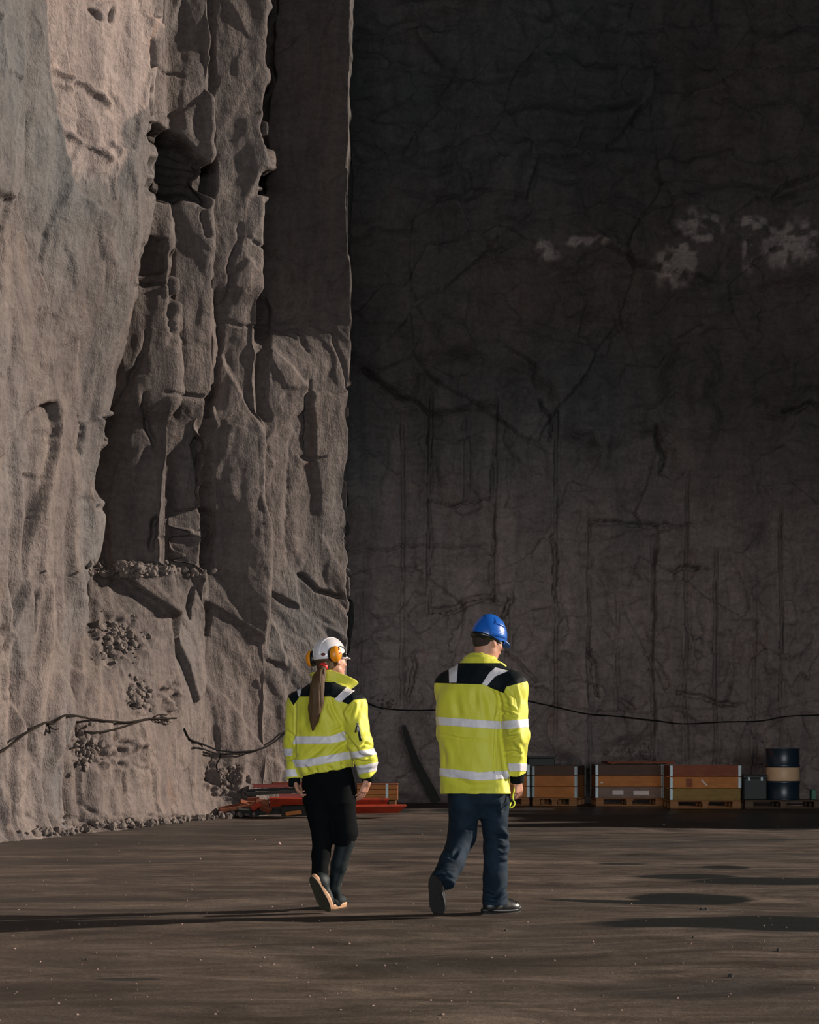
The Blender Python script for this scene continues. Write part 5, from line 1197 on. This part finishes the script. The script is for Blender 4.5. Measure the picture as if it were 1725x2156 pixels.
def stones():
    def stone_mesh(seed, sz):
        bm = bmesh.new(); bmesh.ops.create_icosphere(bm, subdivisions=2, radius=1); r_ = random.Random(seed)
        for v in bm.verts:
            n = v.co.normalized(); v.co = n*(1+.32*_val[int(abs(n.x*37+n.y*71+n.z*13+seed*7)*3) % 4096]*.6)
        for k in range(5):
            n = Vector((r_.uniform(-1, 1), r_.uniform(-1, 1), r_.uniform(-.3, 1))).normalized()
            for v in bm.verts:
                e = v.co.dot(n)-.62
                if e > 0: v.co -= n*e
        bmesh.ops.scale(bm, vec=(sz, sz*r_.uniform(.7, 1), sz*r_.uniform(.5, .8)), verts=bm.verts); return bm_mesh('stone', bm)
    PK = simple('pinkish_stone', (.30, .20, .17), .85, var=.2, vs=30, bump=.4); DK = simple('dark_stone', (.03, .026, .024), .85, var=.2, vs=30)
    L = [(588, 1777, .026, PK, 'pinkish stone on the ground just left of the black trousers'), (536, 1768, .016, PK, 'small pale chip on the ground in front of the scrap heap'), (1487, 1910, .014, DK, 'small dark stone below the right-hand puddle'), (1478, 1910, .018, DK, 'dark stone beside its twin below the puddle'), (1539, 2053, .014, DK, 'dark round pebble low at the right'), (933, 2131, .012, PK, 'pale pebble at the bottom edge, under the blue-jeans walker'), (1168, 2014, .007, PK, 'tiny white chip low in the middle right'), (1640, 2000, .016, DK, 'dark clod near the right edge below the long puddle'), (635, 1906, .010, PK, 'pale pebble left of the raised boot'), (572, 1910, .010, PK, 'pebble lying on the near edge of the long shadow'), (30, 1984, .011, PK, 'pale pebble near the left edge below the shadow'), (182, 2010, .010, DK, 'dark pebble at lower left above the small puddle'), (735, 1978, .010, PK, 'pale pebble below the shadow in the middle'), (1065, 1957, .012, DK, 'dark chip in front of the front black shoe'), (1460, 1975, .009, DK, 'dark chip below the long right-hand puddle'), (421, 1808, .014, PK, 'pair-like pale chip in the lit left part of the yard'), (330, 1856, .008, PK, 'tiny pale chip far left in the yard'), (1398, 1734, .020, PK, 'pale stone on the dark ground in front of the boxes')]
    for i, (px, py, sz, m, lb) in enumerate(L):
        x, y = PG(px, py); o = link('stone', stone_mesh(i, sz), m); o.location = (x, y, floor_z(x, y)+sz*.38); o.rotation_euler = (0, 0, i); tag(o, lb, 'stone', 'loose stones scattered on the ground')
    def scatter(name, pts, mat, label, cat):
        bm = bmesh.new(); base = [stone_mesh(100+k, 1) for k in range(6)]
        for k, (x, y, z, s_) in enumerate(pts):
            n0 = len(bm.verts); bm.from_mesh(base[k % 6]); bm.verts.ensure_lookup_table()
            M = Matrix.LocRotScale((x, y, z), Euler((k*.7, k*1.3, k)), (s_,)*3)
            bmesh.ops.transform(bm, matrix=M, verts=bm.verts[n0:])
        for b in base: bpy.data.meshes.remove(b)
        tag(link(name, bm_mesh(name, bm), mat), label, cat, kind='stuff')
    r_ = random.Random(11); pts = []
    for k in range(420):
        py = 1720+430*r_.random()**1.3; px = r_.uniform(-40, 1760); x, y = PG(px, py); pts.append((x, y, floor_z(x, y)+.001, r_.choice((.003, .004, .005, .007))))
    scatter('gravel', pts, PK, 'fine pale gravel strewn over the yard', 'gravel')
    pts = []
    for cx, cy, rx, ry, n in ((300, 1200, 120, 14, 230), (250, 1350, 50, 50, 110), (180, 1575, 30, 40, 90), (360, 1740, 200, 10, 200), (290, 1465, 24, 36, 60), (120, 1752, 60, 5, 50), (480, 1640, 30, 30, 30), (810, 1480, 30, 20, 25), (1330, 1585, 60, 22, 25)):
        for k in range(n):
            p_ = on_wall(cx+r_.gauss(0, .5)*rx, min(cy+r_.gauss(0, .5)*ry, 1757), .02); s_ = r_.choice((.015, .02, .025, .035, .045, .07)); pts.append((p_.x, p_.y, max(p_.z, .03), s_))
    scatter('rubble', pts, ROCKBIT, 'broken rock rubble on the ledges and along the foot of the walls', 'rubble')
ROCKBIT = simple('broken_rock', (.125, .100, .088), .85, var=.35, vs=6, bump=.6, bs=20)
stones()
_c = SC.cycles; _c.max_bounces = 4; _c.diffuse_bounces = 3; _c.glossy_bounces = 2; _c.transmission_bounces = 1; _c.transparent_max_bounces = 2
_c.caustics_reflective = False; _c.caustics_refractive = False; _c.use_adaptive_sampling = True; _c.adaptive_threshold = .05; _c.adaptive_min_samples = 16; _c.use_denoising = True
